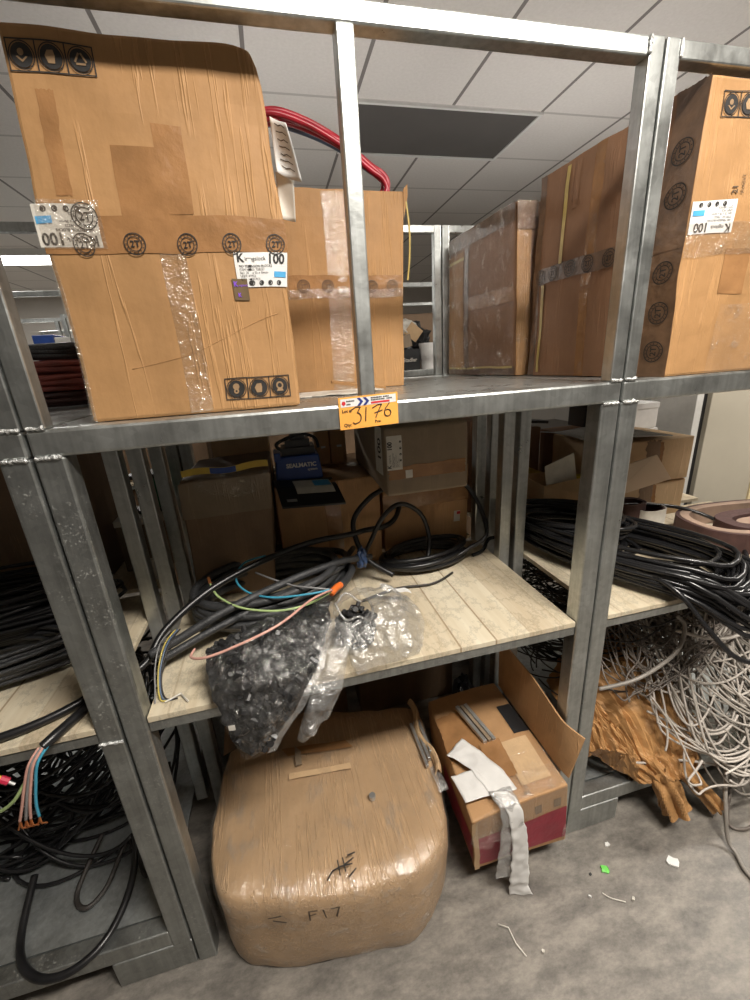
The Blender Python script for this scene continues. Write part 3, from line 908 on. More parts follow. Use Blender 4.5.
tag(sc_.build('cardboard_strip', M['card'], solid=.006), 'narrow torn cardboard strip leaning on the white paper scrap', 'cardboard scrap')

# wrapped carton at the back right, standing on the right rack's shelf
b3 = Carton('film_wrapped_carton', [(1.247, .545, BT), (1.60, .545, BT), (1.60, 1.02, BT), (1.207, 1.02, BT),
                                    (1.224, .545, 2.022), (1.58, .545, 2.022), (1.58, 1.02, 2.026), (1.21, 1.02, 2.026)],
            M['card_brown'], 'dark brown carton wrapped in clear film, deepest on the right hand shelf', dent=.003, seed=8, n=14)
b3.tape('front', 0.0, .0, .14, .985, M['card'], 'edge_board', .006)
b3.tape('left', .0, .90, 1.0, 1.0, M['tape_dark'], lift=.003, rag=.006)
b3.tape('left', .0, .0, 1.0, .055, M['tape_dark'], lift=.003, rag=.006)
b3.tape('left', .30, .05, .37, .93, M['tape_dark'], lift=.003, rag=.006)
b3.tape('left', .0, .05, .28, .88, M['card'], 'pale_panel', .0022)
b3.tape('left', .36, .46, .99, .55, M['tape'], lift=.0022)
b3.tape('front', 0.0, .85, .2, 1.0, M['tape_dark'], lift=.008)
b3.tape('left', .02, .045, .32, .06, M['strap'], 'strap', .005); b3.tape('left', .34, .045, .98, .058, M['strap'], 'strap', .005)
b3.tape('left', .02, .82, .30, .84, M['strap'], 'strap', .005)
b3.tape('left', -.004, -.0, 1.004, 1.0, M['film_box'], 'clear_film', .009)
b3.tape('front', 0, 0, 1, 1, M['film_box'], 'clear_film', .010)

# large tan carton at the front of the right rack
b4 = Carton('large_carton', [(1.302, .006, BT), (1.78, -.002, BT), (1.79, .49, BT), (1.275, .505, BT),
                             (1.312, .010, 2.060), (1.78, .004, 2.062), (1.79, .49, 2.066), (1.285, .505, 2.066)],
            M['card'], 'large tan carton at right with upside down 100 label, its taped left side coloured as shaded', dent=.006, seed=12, n=20, bulge=.008)
b4.tape('left', 0, 0, 1, 1, M['card_brown'], 'shaded_flap_side', .0012, 24, 24)  # browner board puts the shade of the left side into its colour
b4.tape('left', -.003, .475, 1.003, .555, M['tape_dark'], lift=.003, nu=24, rag=.004)
b4.tape('left', .86, .0, 1.0, 1.0, M['tape_dark'], lift=.0022, rag=.01)
b4.tape('left', .0, .0, .06, 1.0, M['tape_dark'], lift=.0022, rag=.006)
b4.tape('left', .43, .0, .50, 1.0, M['tape'], lift=.0016)
b4.tape('left', .235, .55, .262, .98, M['strap'], 'strap', .0045); b4.tape('left', .09, .02, .115, .47, M['strap'], 'strap', .0045)
for u in (.08, .19, .33, .47, .62): tape_mark(b4, 'left', u, .515, .021, M['ink'], lift=.0055)
for v in (.1, .25, .40, .66, .80): tape_mark(b4, 'left', .93, v, .024, M['ink'], 90, lift=.0045)
b4.tape('front', .0, .44, 1.0, .55, M['tape_clear'], lift=.0025, rag=.01)
b4.tape('front', .22, .30, .36, .46, M['tape'], lift=.001)
b4.tape('front', .24, .0, 1.0, .26, M['film_box'], 'clear_film', .004)
shipping_label(b4, 'front', .225, .622, .105, .060, rot=180)
icon_row(b4, 'front', .075, .882, .13, ('drop', 'glove', 'loop'))
Print().text('21', 0, 0, .018, .02).text('FRAGILE', 0, -.016, .010).put(b4.mapper('front', .215, .64, 90), .002, 'stamp', M['ink_faded'], b4.root)
b4.tape('left', .30, .78, .34, .98, M['card_brown'], lift=.003, name='scuffed_tape')

# red cable coils stacked at the back of the left shelf
rng = random.Random(21)
def tube_thing(name, path, r, mat, label, cat, group=None, n=6):
    return tag(MB().tube(path, r, n).build(name, mat, smooth=True), label, cat, group)
for i, (z, m, lb) in enumerate([(1.504, 'maroon_dark', 'darkest maroon cable coil, lowest of the stack behind the tall carton'),
                                (1.548, 'red_dull', 'dusty red cable coil in the middle of the stack behind the tall carton'),
                                (1.592, 'red_dull', 'dusty red cable coil under the black hose at the left shelf back')]):
    tube_thing('cable_coil', coil_path(rng, -.27, .80, z, .24, .14, .1, 22, .050, .25), .0085, M[m], lb, 'cable', 'red cable coils on the left shelf')
tube_thing('cable_coil', coil_path(rng, -.24, .79, 1.645, .13, .10, .2, 7, .055, .14), .011, M['hose'], 'thick black hose coiled on top of the red cable stack', 'cable')

# things far behind, on the second row of racks
cb = thing('printed_box', (1.48, 2.45, BT), 'black box with pale lettering on the far shelf', 'box')
MB().box(1.365, 1.565, 2.40, 2.60, BT, 1.648).build('body', M['black_plastic'], cb, bevel=.004)
MB().box(1.365, 1.565, 2.397, 2.403, 1.640, 1.652).build('lid_edge', M['black_plastic'], cb)
Print().text('Stadler', 1.425, 1.56, .040, .03).put(lambda x, y, l: Vector((x, 2.3985, y)), 0, 'print', M['white_dull'], cb)
wb = thing('white_bucket', (1.635, 2.42, BT), 'white plastic bucket on the far shelf beside the black box', 'bucket')
MB().cyl((1.64, 2.42), .060, .070, BT, 1.672).build('body', M['white'], wb, smooth=False)
MB().cyl((1.64, 2.42), .074, .074, 1.672, 1.69).build('rim', M['white'], wb)
def crumple(name, c, s, mat, label, cat, seed=0, amp=.35, n=14, solid=0, freq=2.2, parent=None):
    """crumpled lump of paper or cloth"""
    def fn(u, v):
        a, b = 2 * math.pi * u, math.pi * v
        d = Vector((math.cos(a) * math.sin(b), math.sin(a) * math.sin(b), math.cos(b)))
        k = 1 + amp * noise.noise(d * freq + Vector((seed, 0, 0))) + amp * .6 * abs(noise.noise(d * freq * 2.6 + Vector((0, seed, 0))))
        return Vector((c[0] + d.x * s[0] * k, c[1] + d.y * s[1] * k, max(c[2] + d.z * s[2] * k, c[2] - s[2])))
    o = MB().grid(fn, n * 2, n).build(name, mat, parent)
    if label: tag(o, label, cat)
    return o
def slab(name, c, size, rot, mat, label, cat):
    mb = MB().box(-size[0] / 2, size[0] / 2, -size[1] / 2, size[1] / 2, -size[2] / 2, size[2] / 2)
    R = Matrix.Rotation(rot[2], 3, 'Z') @ Matrix.Rotation(rot[1], 3, 'Y') @ Matrix.Rotation(rot[0], 3, 'X')
    mb.v = [tuple(R @ Vector(p) + Vector(c)) for p in mb.v]
    return tag(mb.build(name, mat, bevel=.001), label, cat)
crumple('crumpled_plastic', (1.47, 2.52, 1.80), (.10, .08, .07), M['white_dull'], 'crumpled pale wrapping on top of the far black box', 'wrapping', 3)
slab('cardboard_piece', (1.53, 2.44, 1.775), (.12, .008, .10), (.3, .6, .2), M['card_pale'], 'tilted cardboard piece beside the crumpled wrapping, far shelf', 'cardboard scrap')
slab('cardboard_sleeve', (1.42, 2.44, 1.705), (.14, .10, .09), (0, -.2, .2), M['card_grey'], 'small brown sleeve lying on the far black box', 'cardboard scrap')
crumple('dark_clutter', (1.58, 2.60, 1.70), (.12, .10, .13), M['black_plastic'], 'dark bundle between the far black box and bucket', 'bundle', 5, .5)
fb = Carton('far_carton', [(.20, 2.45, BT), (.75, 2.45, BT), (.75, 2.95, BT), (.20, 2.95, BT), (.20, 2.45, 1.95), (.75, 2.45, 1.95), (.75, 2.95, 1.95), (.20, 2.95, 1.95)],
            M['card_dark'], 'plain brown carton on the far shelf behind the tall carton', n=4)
bx = MB().box(-1.02, -.90, 2.42, 2.62, BT, 1.865)
tag(bx.build('blue_box', M['blue_case'], bevel=.004), 'dark blue box on the far left shelf', 'box')
bx = MB().box(-.89, -.80, 2.40, 2.60, BT, 1.845)
tag(bx.build('white_box', M['frame_grey'], bevel=.004), 'small pale box beside the dark blue box, far left', 'box')
for i, (x0, x1, y0, y1, z0, z1, lb) in enumerate([  # those below the far shelf are added to block light from behind
        (1.30, 2.10, 2.68, 3.2, BT, 1.93, 'dark carton at the back of the far shelf'),
        (.08, .55, 2.36, 2.70, .87, 1.38, 'added light-blocking dark carton on the second row middle shelf, left'),
        (.62, 1.10, 2.36, 2.70, .87, 1.33, 'added light-blocking dark carton on the second row middle shelf, centre'),
        (1.27, 2.2, 2.36, 2.70, .87, 1.36, 'added light-blocking dark carton on the second row middle shelf, right'),
        (-1.1, -.1, 2.36, 2.70, .87, 1.36, 'added light-blocking dark carton on the second row middle shelf, far left'),
        (-1.0, -.1, 2.36, 2.70, 0, .8, 'added light-blocking dark carton on the floor of the second row, left'),
        (.1, 1.08, 2.36, 2.70, 0, .8, 'added light-blocking dark carton on the floor of the second row, centre'),
        (1.3, 2.2, 2.36, 2.70, 0, .8, 'added light-blocking dark carton on the floor of the second row, right')]):
    Carton('row_carton', [(x0, y0, z0), (x1, y0, z0), (x1, y1, z0), (x0, y1, z0), (x0, y0, z1), (x1, y0, z1), (x1, y1, z1), (x0, y1, z1)],
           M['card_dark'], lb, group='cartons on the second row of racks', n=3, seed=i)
# ------------------------------------------------------------------ middle shelf of the middle rack
PZ = .867
bk = Carton('brown_carton', [(.375, .56, PZ), (.735, .55, PZ), (.74, .98, PZ), (.38, .98, PZ), (.375, .56, 1.195), (.735, .55, 1.195), (.74, .98, 1.195), (.38, .98, 1.195)],
            M['card_old'], 'brown carton on the middle shelf under the blue case', n=8, seed=31)
bk.tape('front', .45, 0, .60, 1, M['tape']); bk.tape('top', .0, .42, 1.0, .56, M['tape'])
bk2 = Carton('brown_carton', [(.757, .60, PZ), (1.10, .60, PZ), (1.10, 1.0, PZ), (.757, 1.0, PZ), (.757, .60, 1.19), (1.10, .60, 1.19), (1.10, 1.0, 1.19), (.757, 1.0, 1.19)],
             M['card_old'], 'brown carton on the middle shelf below the box with the sideways 100 label', n=8, seed=32)
bk2.tape('front', .0, .55, 1.0, .72, M['tape'])
st = bk2.tape('front', .825, .28, .90, .42, M['white_dull'], 'label', .002, 3, 3)
Print().rect(.012, .040, .026, .052).put(bk2.mapper('front', .825, .25), .003, 'red_mark', M['red_print'], st)
b5 = Carton('label_carton', [(.700, .30, 1.197), (.955, .30, 1.197), (.965, .80, 1.197), (.708, .82, 1.197), (.698, .302, 1.395), (.955, .302, 1.40), (.965, .80, 1.40), (.706, .82, 1.395)],
            M['card_grey'], 'brown carton hung under the shelf beam with a sideways 100 label', n=12, seed=33, dent=.003, bevel=.008)
shipping_label(b5, 'front', .19, .40, .098, .044, rot=90, blue=False, mat=M['white_dull'])
b5.tape('front', .03, .25, .96, .45, M['tape'], lift=.001, name='faded_tape', rag=.03)
b5.tape('front', .22, .26, .30, .38, M['white_dull'], 'torn_sticker', .0014, 4, 4)
bsl = b5.tape('left', .80, .30, .95, 1.0, M['white_dull'], 'side_label', .0016, 4, 4)
Print().text('100', 0, 0, .045, .02).put(b5.mapper('left', .93, .50, 90), .003, 'print', M['ink'], bsl)

# dark carton with printed rim
dk = Carton('dark_carton', [(.085, .50, PZ), (.335, .475, PZ), (.345, .80, PZ), (.10, .80, PZ), (.100, .50, 1.265), (.372, .485, 1.275), (.372, .80, 1.28), (.11, .80, 1.27)],
            M['card_dark'], 'dim brown carton at the middle shelf back with a yellow and blue printed rim', n=10, seed=35, dent=.004)
dk.tape('front', -.005, .70, 1.005, .985, M['card_grey'], 'folded_flap', .006, rag=.004)
rim = MB().grid(lambda s, t_: Vector((.118 + .252 * s, .478 - .012 * s, 1.283 + .020 * t_ + .008 * s + .004 * math.sin(9 * s))), 14, 2).build('printed_strip', M['yellow_card'], dk.root, solid=.002)
MB().grid(lambda s, t_: Vector((.20 + .075 * s, .4735 - .0035 * s, 1.2865 + .018 * t_ + .0025 * s + .004 * math.sin(9 * (.33 + .3 * s)))), 8, 1).build('blue_print', M['blue_case'], rim, solid=.0015)
MB().grid(lambda s, t_: Vector((.15 + .22 * s, .472 - .016 * s - .02 * math.sin(3 * t_), 1.285 - .075 * t_ * (.6 + .4 * math.sin(3 * s)))), 14, 8).build('clear_film', M['film_box'], dk.root, smooth=True)

bg_ = Carton('beige_carton', [(.16, .84, PZ), (.370, .84, PZ), (.370, 1.02, PZ), (.16, 1.02, PZ), (.16, .84, 1.40), (.370, .84, 1.40), (.370, 1.02, 1.40), (.16, 1.02, 1.40)],
             M['card_pale'], 'tall pale carton behind the carton with the yellow and blue rim', n=5, seed=36)
for x0, x1, lb in ((.545, .603, 'left one of two small brown cartons beside the blue case'), (.606, .668, 'right one of two small brown cartons beside the blue case')):
    sb_ = Carton('small_carton', [(x0, .80, 1.197), (x1, .80, 1.197), (x1, .93, 1.197), (x0, .93, 1.197), (x0, .80, 1.335), (x1, .80, 1.335), (x1, .93, 1.335), (x0, .93, 1.335)],
                 M['card_old'], lb, group='small cartons by the blue case', n=4, seed=37, dent=.002)
    sb_.tape('front', .4, .5, .7, .56, M['white_dull'], 'label', .002, 2, 2)
# blue case with black pump-like top
bc = thing('blue_case', (.47, .66, 1.197), 'blue plastic case with white lettering and black top', 'case')
MB().hexa([(.385, .61, 1.199), (.548, .60, 1.199), (.548, .74, 1.199), (.385, .74, 1.199), (.392, .615, 1.285), (.540, .605, 1.285), (.540, .73, 1.285), (.392, .73, 1.285)]).build('body', M['blue_case'], bc, bevel=.006)
MB().box(.388, .410, .609, .70, 1.27, 1.30).build('corner_lug', M['blue_case'], bc, bevel=.003)
tp = MB().box(.415, .53, .63, .72, 1.285, 1.310).box(.43, .515, .64, .71, 1.308, 1.335).box(.45, .50, .65, .70, 1.33, 1.348)
tp.tube(smooth_path([(.42, .64, 1.30), (.40, .63, 1.325), (.44, .635, 1.345), (.49, .64, 1.355), (.535, .645, 1.335), (.545, .65, 1.30)]), .006, 6)
tp.build('black_top', M['black_plastic'], bc, bevel=.003)
Print().text('SEALMATIC', .425, 1.246, .0200, .035).text('system', .496, 1.232, .012, .01).put(lambda x, y, l: Vector((x, .6115 - (x - .39) * .062 + (y - 1.199) * .058 - .0045, y)), 0, 'lettering', M['white'], bc)
# black folder with pale leaflet, lying half over the carton's edge
fl_ = thing('black_folder', (.46, .52, 1.197), 'black folder lying open over the brown carton, pale blue leaflet on it', 'folder')
def fold(s, t_): return Vector((.375 + .20 * s + .02 * t_, .60 - .16 * t_, 1.206 - .018 * t_ - .050 * max(0, t_ - .45) - .012 * s))
MB().grid(fold, 10, 10).build('cover', M['black_plastic'], fl_, solid=.008)
MB().grid(lambda s, t_: fold(.30 + .62 * s, .12 + .55 * t_) + Vector((0, -.002, .0055)), 8, 6).build('leaflet', M['white_dull'], fl_, solid=.001)
MB().grid(lambda s, t_: fold(.62 + .28 * s, .16 + .30 * t_) + Vector((0, -.002, .0066)), 4, 4).build('leaflet_print', M['blue_patch'], fl_)
MB().grid(lambda s, t_: fold(.10 + .16 * s, .80 + .08 * t_) + Vector((0, -.004, .0052)), 4, 2).build('silver_sticker', M['pale_metal'], fl_)

# cable coil and loose cable at the back of the board
rng = random.Random(7)
def above(zmin):
    def f(p):
        if p.z < zmin: p.z = zmin
        return p
    return f
tube_thing('cable_coil', coil_path(rng, .86, .475, PZ + .012, .165, .088, .12, 8, .075, .16, zfn=above(PZ + .009)), .0085, M['black_cable'],
           'black cable coil lying behind the clear bag, below the sideways 100 label', 'cable', n=8)
tube_thing('cable_loop', smooth_path([(.66, .55, .90), (.665, .46, .98), (.71, .42, 1.09), (.78, .44, 1.12), (.86, .47, 1.06), (.885, .46, .97), (.86, .42, .90)], 10), .008, M['black_cable'],
           'black cable loop standing up before the brown carton', 'cable', n=8)
tube_thing('cable_loop', smooth_path([(.72, .36, .905), (.64, .42, .96), (.62, .48, 1.06), (.68, .50, 1.13), (.755, .52, 1.16)], 10), .009, M['black_cable'],
           'thick black cable bent upright left of the cable coil', 'cable', n=8)
tube_thing('cable_loop', smooth_path([(1.00, .55, 1.16), (1.06, .52, 1.12), (1.095, .48, 1.04), (1.085, .42, .965), (1.01, .42, .92), (.93, .41, .89)], 10), .008, M['black_cable'],
           'black cable loop arching near the inner post at the board end', 'cable', n=8)
tube_thing('thin_cable', smooth_path([(.60, .29, .876), (.72, .325, .875), (.84, .315, .875), (.93, .36, .875)], 10), .004, M['dark_cable'],
           'thin dark cable lying flat on the board before the cable coil', 'cable')

# black rubber cable coil at front left of the board
cr_ = thing('rubber_cable_coil', (.33, .40, PZ), 'coil of thick black rubber cable with bare coloured wires at the board front', 'cable')
rng = random.Random(11)
MB().tube(coil_path(rng, .33, .385, PZ + .014, .235, .155, .22, 13, .115, .15, zfn=above(PZ + .012)), .0115, 8).build('coiled_cable', M['hose'], cr_, smooth=True)
MB().tube(smooth_path([(.66, .42, .955), (.55, .36, .985), (.40, .29, .990), (.22, .21, .975), (.10, .17, .94), (.035, .15, .925)], 10), .0115, 8).build('long_tail', M['hose'], cr_, smooth=True)
MB().tube(smooth_path([(.62, .52, .95), (.50, .34, .95), (.34, .27, .945), (.18, .20, .93), (.06, .15, .905)], 10), .010, 8).build('long_tail', M['hose'], cr_, smooth=True)
for path, m in (([(.500, .200, .985), (.44, .12, 1.015), (.36, .045, 1.012), (.28, .018, 1.0), (.20, .012, .985), (.158, .040, .972), (.160, .07, .972)], 'pink_wire'),
                ([(.500, .205, .978), (.43, .15, .985), (.35, .145, .985), (.26, .19, .985), (.20, .26, .985), (.175, .31, .985), (.163, .345, .99)], 'green_wire'),
                ([(.500, .21, .980), (.43, .20, .985), (.34, .215, .985), (.27, .27, .985), (.235, .35, .99), (.255, .43, 1.0), (.32, .46, 1.0)], 'blue_wire'),
                ([(.500, .215, .977), (.45, .22, .99), (.40, .25, .99), (.34, .32, .985), (.29, .38, .985)], 'grey_wire')):
    MB().tube(smooth_path(path, 10), .0032, 6).build('bare_wire', M[m], cr_, smooth=True)
MB().tube(smooth_path([(.163, .345, .99), (.160, .355, .998), (.158, .362, 1.003)], 3), .0045, 6).build('copper_end', M['copper'], cr_)
MB().tube(smooth_path([(.497, .20, .975), (.515, .225, .975), (.53, .245, .97)], 5), [.010] * 11, 8).build('heat_shrink', M['orange_tape'], cr_, smooth=True)
MB().tube(smooth_path([(.53, .245, .97), (.56, .29, .965), (.585, .37, .95), (.57, .45, .93)], 8), .0115, 8).build('cable_end', M['hose'], cr_, smooth=True)
tube_thing('loose_cable', smooth_path([(.93, .93, 1.205), (.80, .56, 1.04), (.64, .47, 1.03), (.47, .42, 1.04), (.30, .37, 1.02), (.16, .30, .99), (.06, .22, .945), (.02, .16, .90), (-.02, .13, .89)], 10), .0095, M['black_cable'],
           'long black cable crossing above the rubber coil from the back right to the left post', 'cable', n=8)
M['yellow_old'] = plain('dull_yellow_wire', (.50, .40, .10), .45)
fan = thing('loose_wires', (.055, .12, PZ), 'thin yellow, blue and grey wires hanging beside the left post', 'wire')
for i, (m, dx) in enumerate((('yellow_old', 0), ('slate_wire', .006), ('grey_wire', -.012), ('dark_cable', .012))):
    MB().tube(smooth_path([(.088 + dx, .20, .95), (.072 + dx, .155, .945), (.062 + dx * .7, .11, .915), (.064 + dx * .6, .07, .885), (.072 + dx, .045, .872), (.085 + dx * 2, .04, .871)], 8), .0019, 6).build('wire', M[m], fan, smooth=True)

# clear plastic bag with black fittings, hanging over the front of the board
bag = thing('plastic_bag', (.42, .10, PZ), 'torn clear plastic bag of black fittings hanging over the board edge', 'bag')
def pillow(rows, thick, seed, crink=.012):
    """sheet of rows of points, doubled into a puffed pouch"""
    R_ = [[Vector(p) for p in r] for r in rows]
    def mid(s, t_):
        a = t_ * (len(R_) - 1); j = min(int(a), len(R_) - 2); f = a - j
        def row(r):
            b = s * (len(r) - 1); i = min(int(b), len(r) - 2); g = b - i
            g = g * g * (3 - 2 * g) * .5 + g * .5
            return r[i] * (1 - g) + r[i + 1] * g
        f2 = f * f * (3 - 2 * f) * .5 + f * .5
        return row(R_[j]) * (1 - f2) + row(R_[j + 1]) * f2
    def shell(side):
        def fn(s, t_):
            p = mid(s, t_)
            e = .01
            du = mid(min(s + e, 1), t_) - mid(max(s - e, 0), t_)
            dv = mid(s, min(t_ + e, 1)) - mid(s, max(t_ - e, 0))
            nrm = du.cross(dv)
            nrm = nrm.normalized() if nrm.length > 1e-9 else Vector((0, -1, 0))
            if nrm.y > 0 and abs(nrm.y) > abs(nrm.z): nrm = -nrm
            elif nrm.z < 0 and abs(nrm.z) >= abs(nrm.y): nrm = -nrm
            w = (math.sin(math.pi * s) ** .6) * (math.sin(math.pi * t_) ** .6) if 0 < s < 1 and 0 < t_ < 1 else 0
            cr = noise.noise(p * 24 + Vector((seed, side, 0))) * crink + noise.noise(p * 60 + Vector((seed, side, 7))) * crink * .5
            return p + nrm * (side * thick * w + cr * (.3 + .7 * w))
        return fn
    return mid, shell
rows = [[(.170, .085, .955), (.27, .115, .975), (.385, .155, .985), (.495, .195, .965)],
        [(.172, .045, .935), (.27, .050, .968), (.38, .065, .972), (.49, .10, .955)],
        [(.188, .0, .915), (.27, -.030, .930), (.36, -.040, .932), (.44, -.012, .93)],
        [(.208, -.032, .835), (.265, -.050, .845), (.325, -.055, .855), (.385, -.050, .865)],
        [(.238, -.035, .725), (.258, -.040, .725), (.280, -.044, .735), (.302, -.044, .750)]]
mid1, sh1 = pillow(rows, .022, 1)
MB().grid(sh1(1), 40, 60).build('pouch', M['bag'], bag, smooth=True)
_, shc = pillow(rows, .013, 2, .016)
def lump(s, t_):
    p = shc(1)(.04 + .92 * s, .05 + .90 * t_)
    return p + Vector((0, .007, -.004)) + noise.noise_vector(p * 55) * .006
MB().grid(lump, 56, 80).build('black_fittings', M['black_plastic'], bag)['kind'] = 'stuff'
rng = random.Random(3)
bits = MB()
for i in range(110):
    s, t_ = rng.uniform(.07, .93), min(.93, rng.random() ** .8 * .95 + .02)
    p = shc(1)(s, t_) + Vector((0, .006, -.003))
    r = rng.uniform(.006, .0115)
    d = Vector((rng.uniform(-1, 1), rng.uniform(-1, 1), rng.uniform(-1, 1))).normalized() * r
    bits.tube([p - d, p + d], [r * .8, r * .65], 7)
bo = bits.build('black_fittings', M['black_plastic'], bag); bo['kind'] = 'stuff'
MB().grid(lambda s, t_: sh1(1)(.985, .38 + .62 * t_) + Vector((.018 * (s - .5), -.007, .004 * math.sin(18 * t_))), 3, 24).build('sealed_edge', M['bag_milky'], bag, smooth=True)
# loose tail of film
rows2 = [[(.47, .12, .965), (.50, .08, .965), (.525, .03, .955)],
         [(.43, .03, .945), (.465, -.005, .94), (.50, -.018, .93)],
         [(.405, -.045, .880), (.435, -.052, .875), (.478, -.045, .868)],
         [(.375, -.052, .80), (.398, -.058, .795), (.445, -.052, .815)],
         [(.362, -.050, .762), (.372, -.054, .757), (.392, -.052, .768)]]
mid2, sh2 = pillow(rows2, .010, 5, .016)
MB().grid(sh2(1), 20, 36).build('loose_tail', M['bag_milky'], bag, smooth=True)
# opened pouch at right
rows3 = [[(.50, .22, .93), (.575, .27, .935), (.66, .285, .905), (.735, .27, .875)],
         [(.49, .13, .955), (.56, .18, .955), (.66, .19, .945), (.745, .19, .885)],
         [(.50, .055, .945), (.58, .075, .96), (.66, .085, .95), (.735, .10, .885)],
         [(.51, -.002, .89), (.57, .005, .925), (.64, .010, .920), (.70, .025, .880)],
         [(.52, -.015, .872), (.57, -.008, .876), (.64, .0, .874), (.685, .010, .873)]]
mid3, sh3 = pillow(rows3, .022, 9, .020)
full = MB().grid(sh3(1), 44, 44)
# tear the mouth open
hole = []
for f in full.f:
    c = [sum(full.v[i][k] for i in f) / 4 for k in range(3)]
    if ((c[0] - .545) / .045) ** 2 + ((c[1] - .115) / .055) ** 2 > 1: hole.append(f)
full.f = hole
full.build('torn_pouch', M['bag_milky'], bag, smooth=True)
bits = MB()
for i in range(230):
    a, r = rng.uniform(0, 6.28), rng.random() ** .5
    p = Vector((.545 + .050 * r * math.cos(a), .115 + .058 * r * math.sin(a), PZ + .02 + rng.random() * .062))
    q = rng.uniform(.005, .009)
    d = Vector((rng.uniform(-1, 1), rng.uniform(-1, 1), rng.uniform(-1, 1))).normalized() * q
    if i % 3 == 0:
        bits.tube([p + Vector((q * 1.2 * math.cos(k * .7), q * 1.2 * math.sin(k * .7), .002 * math.sin(k))) for k in range(9)], q * .35, 5)
    else:
        bits.tube([p - d, p + d], [q, q * .7], 7)
bo = bits.build('black_fittings', M['black_plastic'], bag); bo['kind'] = 'stuff'
rg = [Vector((.545 + .048 * math.cos(k * .2094), .115 + .058 * math.sin(k * .2094), .972 + .010 * math.sin(k * .9) - .014 * math.cos(k * .2094))) for k in range(30)]
MB().tube(rg, .0035, 5, closed=True).build('mouth_fold', M['bag_milky'], bag, smooth=True)
MB().grid(lambda s, t_: Vector((.655 + .085 * s, .285 - .03 * s - .022 * t_, .926 - .022 * s + .005 * math.sin(9 * s))), 10, 3).build('white_flap', M['white'], bag, solid=.001)
MB().grid(lambda s, t_: Vector((.225 + .014 * s, -.056 - .002 * s, .838 + .013 * t_)), 2, 2).build('white_tag', M['white_dull'], bag, solid=.001)
tag(MB().tube([(.083, .035, .872), (.115, .05, .874), (.135, .022, .872)], .0022, 4).build('paper_splinter', M['white_dull']), 'bent pale splinter on the board by the left post', 'splinter')
crumple('blue_tie', (.625, .40, .965), (.016, .022, .032), plain('blue_film', (.05, .09, .20), .2), 'crumpled dark blue film tie between the two cable coils', 'tie', 4, .5)

# ------------------------------------------------------------------ middle shelf of the right rack
rng = random.Random(15)
def hang(p):
    if p.y < -.01:
        d = -.01 - p.y
        p.z -= 5.2 * d * d + .10 * d
    else: p.z = max(p.z, PZ + .008)
    return p
bl = thing('black_cable_coil', (1.50, .27, PZ), 'large glossy black cable coil spilling over the right shelf edge', 'cable')
MB().tube(coil_path(rng, 1.475, .235, PZ + .012, .385, .155, math.radians(-66), 34, .135, .15, per=30, zfn=hang, power=.85), .0072, 7).build('coiled_cable', M['black_shiny'], bl, smooth=True)
MB().tube(coil_path(rng, 1.40, .42, PZ + .03, .25, .145, math.radians(-60), 14, .15, .2, per=26, zfn=hang), .0072, 7).build('coiled_cable', M['black_shiny'], bl, smooth=True)
for path in ([(1.62, .46, .98), (1.75, .46, .975), (1.93, .41, .95), (2.0, .30, .915), (1.93, .16, .88), (1.80, .05, .876), (1.72, .01, .877)],
             [(1.40, .12, .95), (1.43, -.02, .92), (1.47, -.09, .84), (1.52, -.13, .77), (1.57, -.15, .745), (1.63, -.15, .75)],
             [(1.22, .48, .90), (1.16, .52, .90), (1.10, .47, .88), (1.05, .45, .878)]):
    MB().tube(smooth_path(path, 10), .0072, 7).build('stray_loop', M['black_shiny'], bl, smooth=True)

# abrasive belts, rolled
ab = thing('abrasive_belt_roll', (2.10, .27, PZ), 'flat roll of brown abrasive belts lying on the right shelf', 'abrasive roll')
def stadium(a, b, n=48): return [(a * math.copysign(abs(math.cos(2 * math.pi * k / n)) ** .75, math.cos(2 * math.pi * k / n)), b * math.copysign(abs(math.sin(2 * math.pi * k / n)) ** .75, math.sin(2 * math.pi * k / n))) for k in range(n)]
def wall_ring(cx, cy, a, b, th, z0, z1, ang):
    o_, i_ = stadium(a, b), stadium(a - th, b - th)
    ca, sa = math.cos(ang), math.sin(ang)
    def w(p, z): return (cx + p[0] * ca - p[1] * sa, cy + p[0] * sa + p[1] * ca, z)
    n = len(o_)
    vs = [w(p, z0) for p in o_] + [w(p, z1) for p in o_] + [w(p, z1) for p in i_] + [w(p, z0) for p in i_]
    fs = []
    for k in range(n):
        l = (k + 1) % n
        fs += [(k, l, n + l, n + k), (n + k, n + l, 2 * n + l, 2 * n + k), (2 * n + k, 2 * n + l, 3 * n + l, 3 * n + k), (3 * n + k, 3 * n + l, l, k)]
    return vs, fs
MB().add(*wall_ring(2.13, .265, .285, .165, .012, PZ, .940, -.12)).build('outer_belt', M['abrasive'], ab, bevel=.001)
MB().add(*wall_ring(2.13, .265, .272, .152, .028, PZ, .941, -.12)).build('belt_edges', M['abrasive_edge'], ab, bevel=.001)
MB().add(*wall_ring(2.17, .25, .195, .10, .05, PZ, .932, -.12)).build('inner_belts', M['abrasive'], ab, bevel=.001)
MB().add(*wall_ring(2.16, .25, .12, .04, .039, PZ, .925, -.12)).build('core_belt', M['abrasive_edge'], ab)
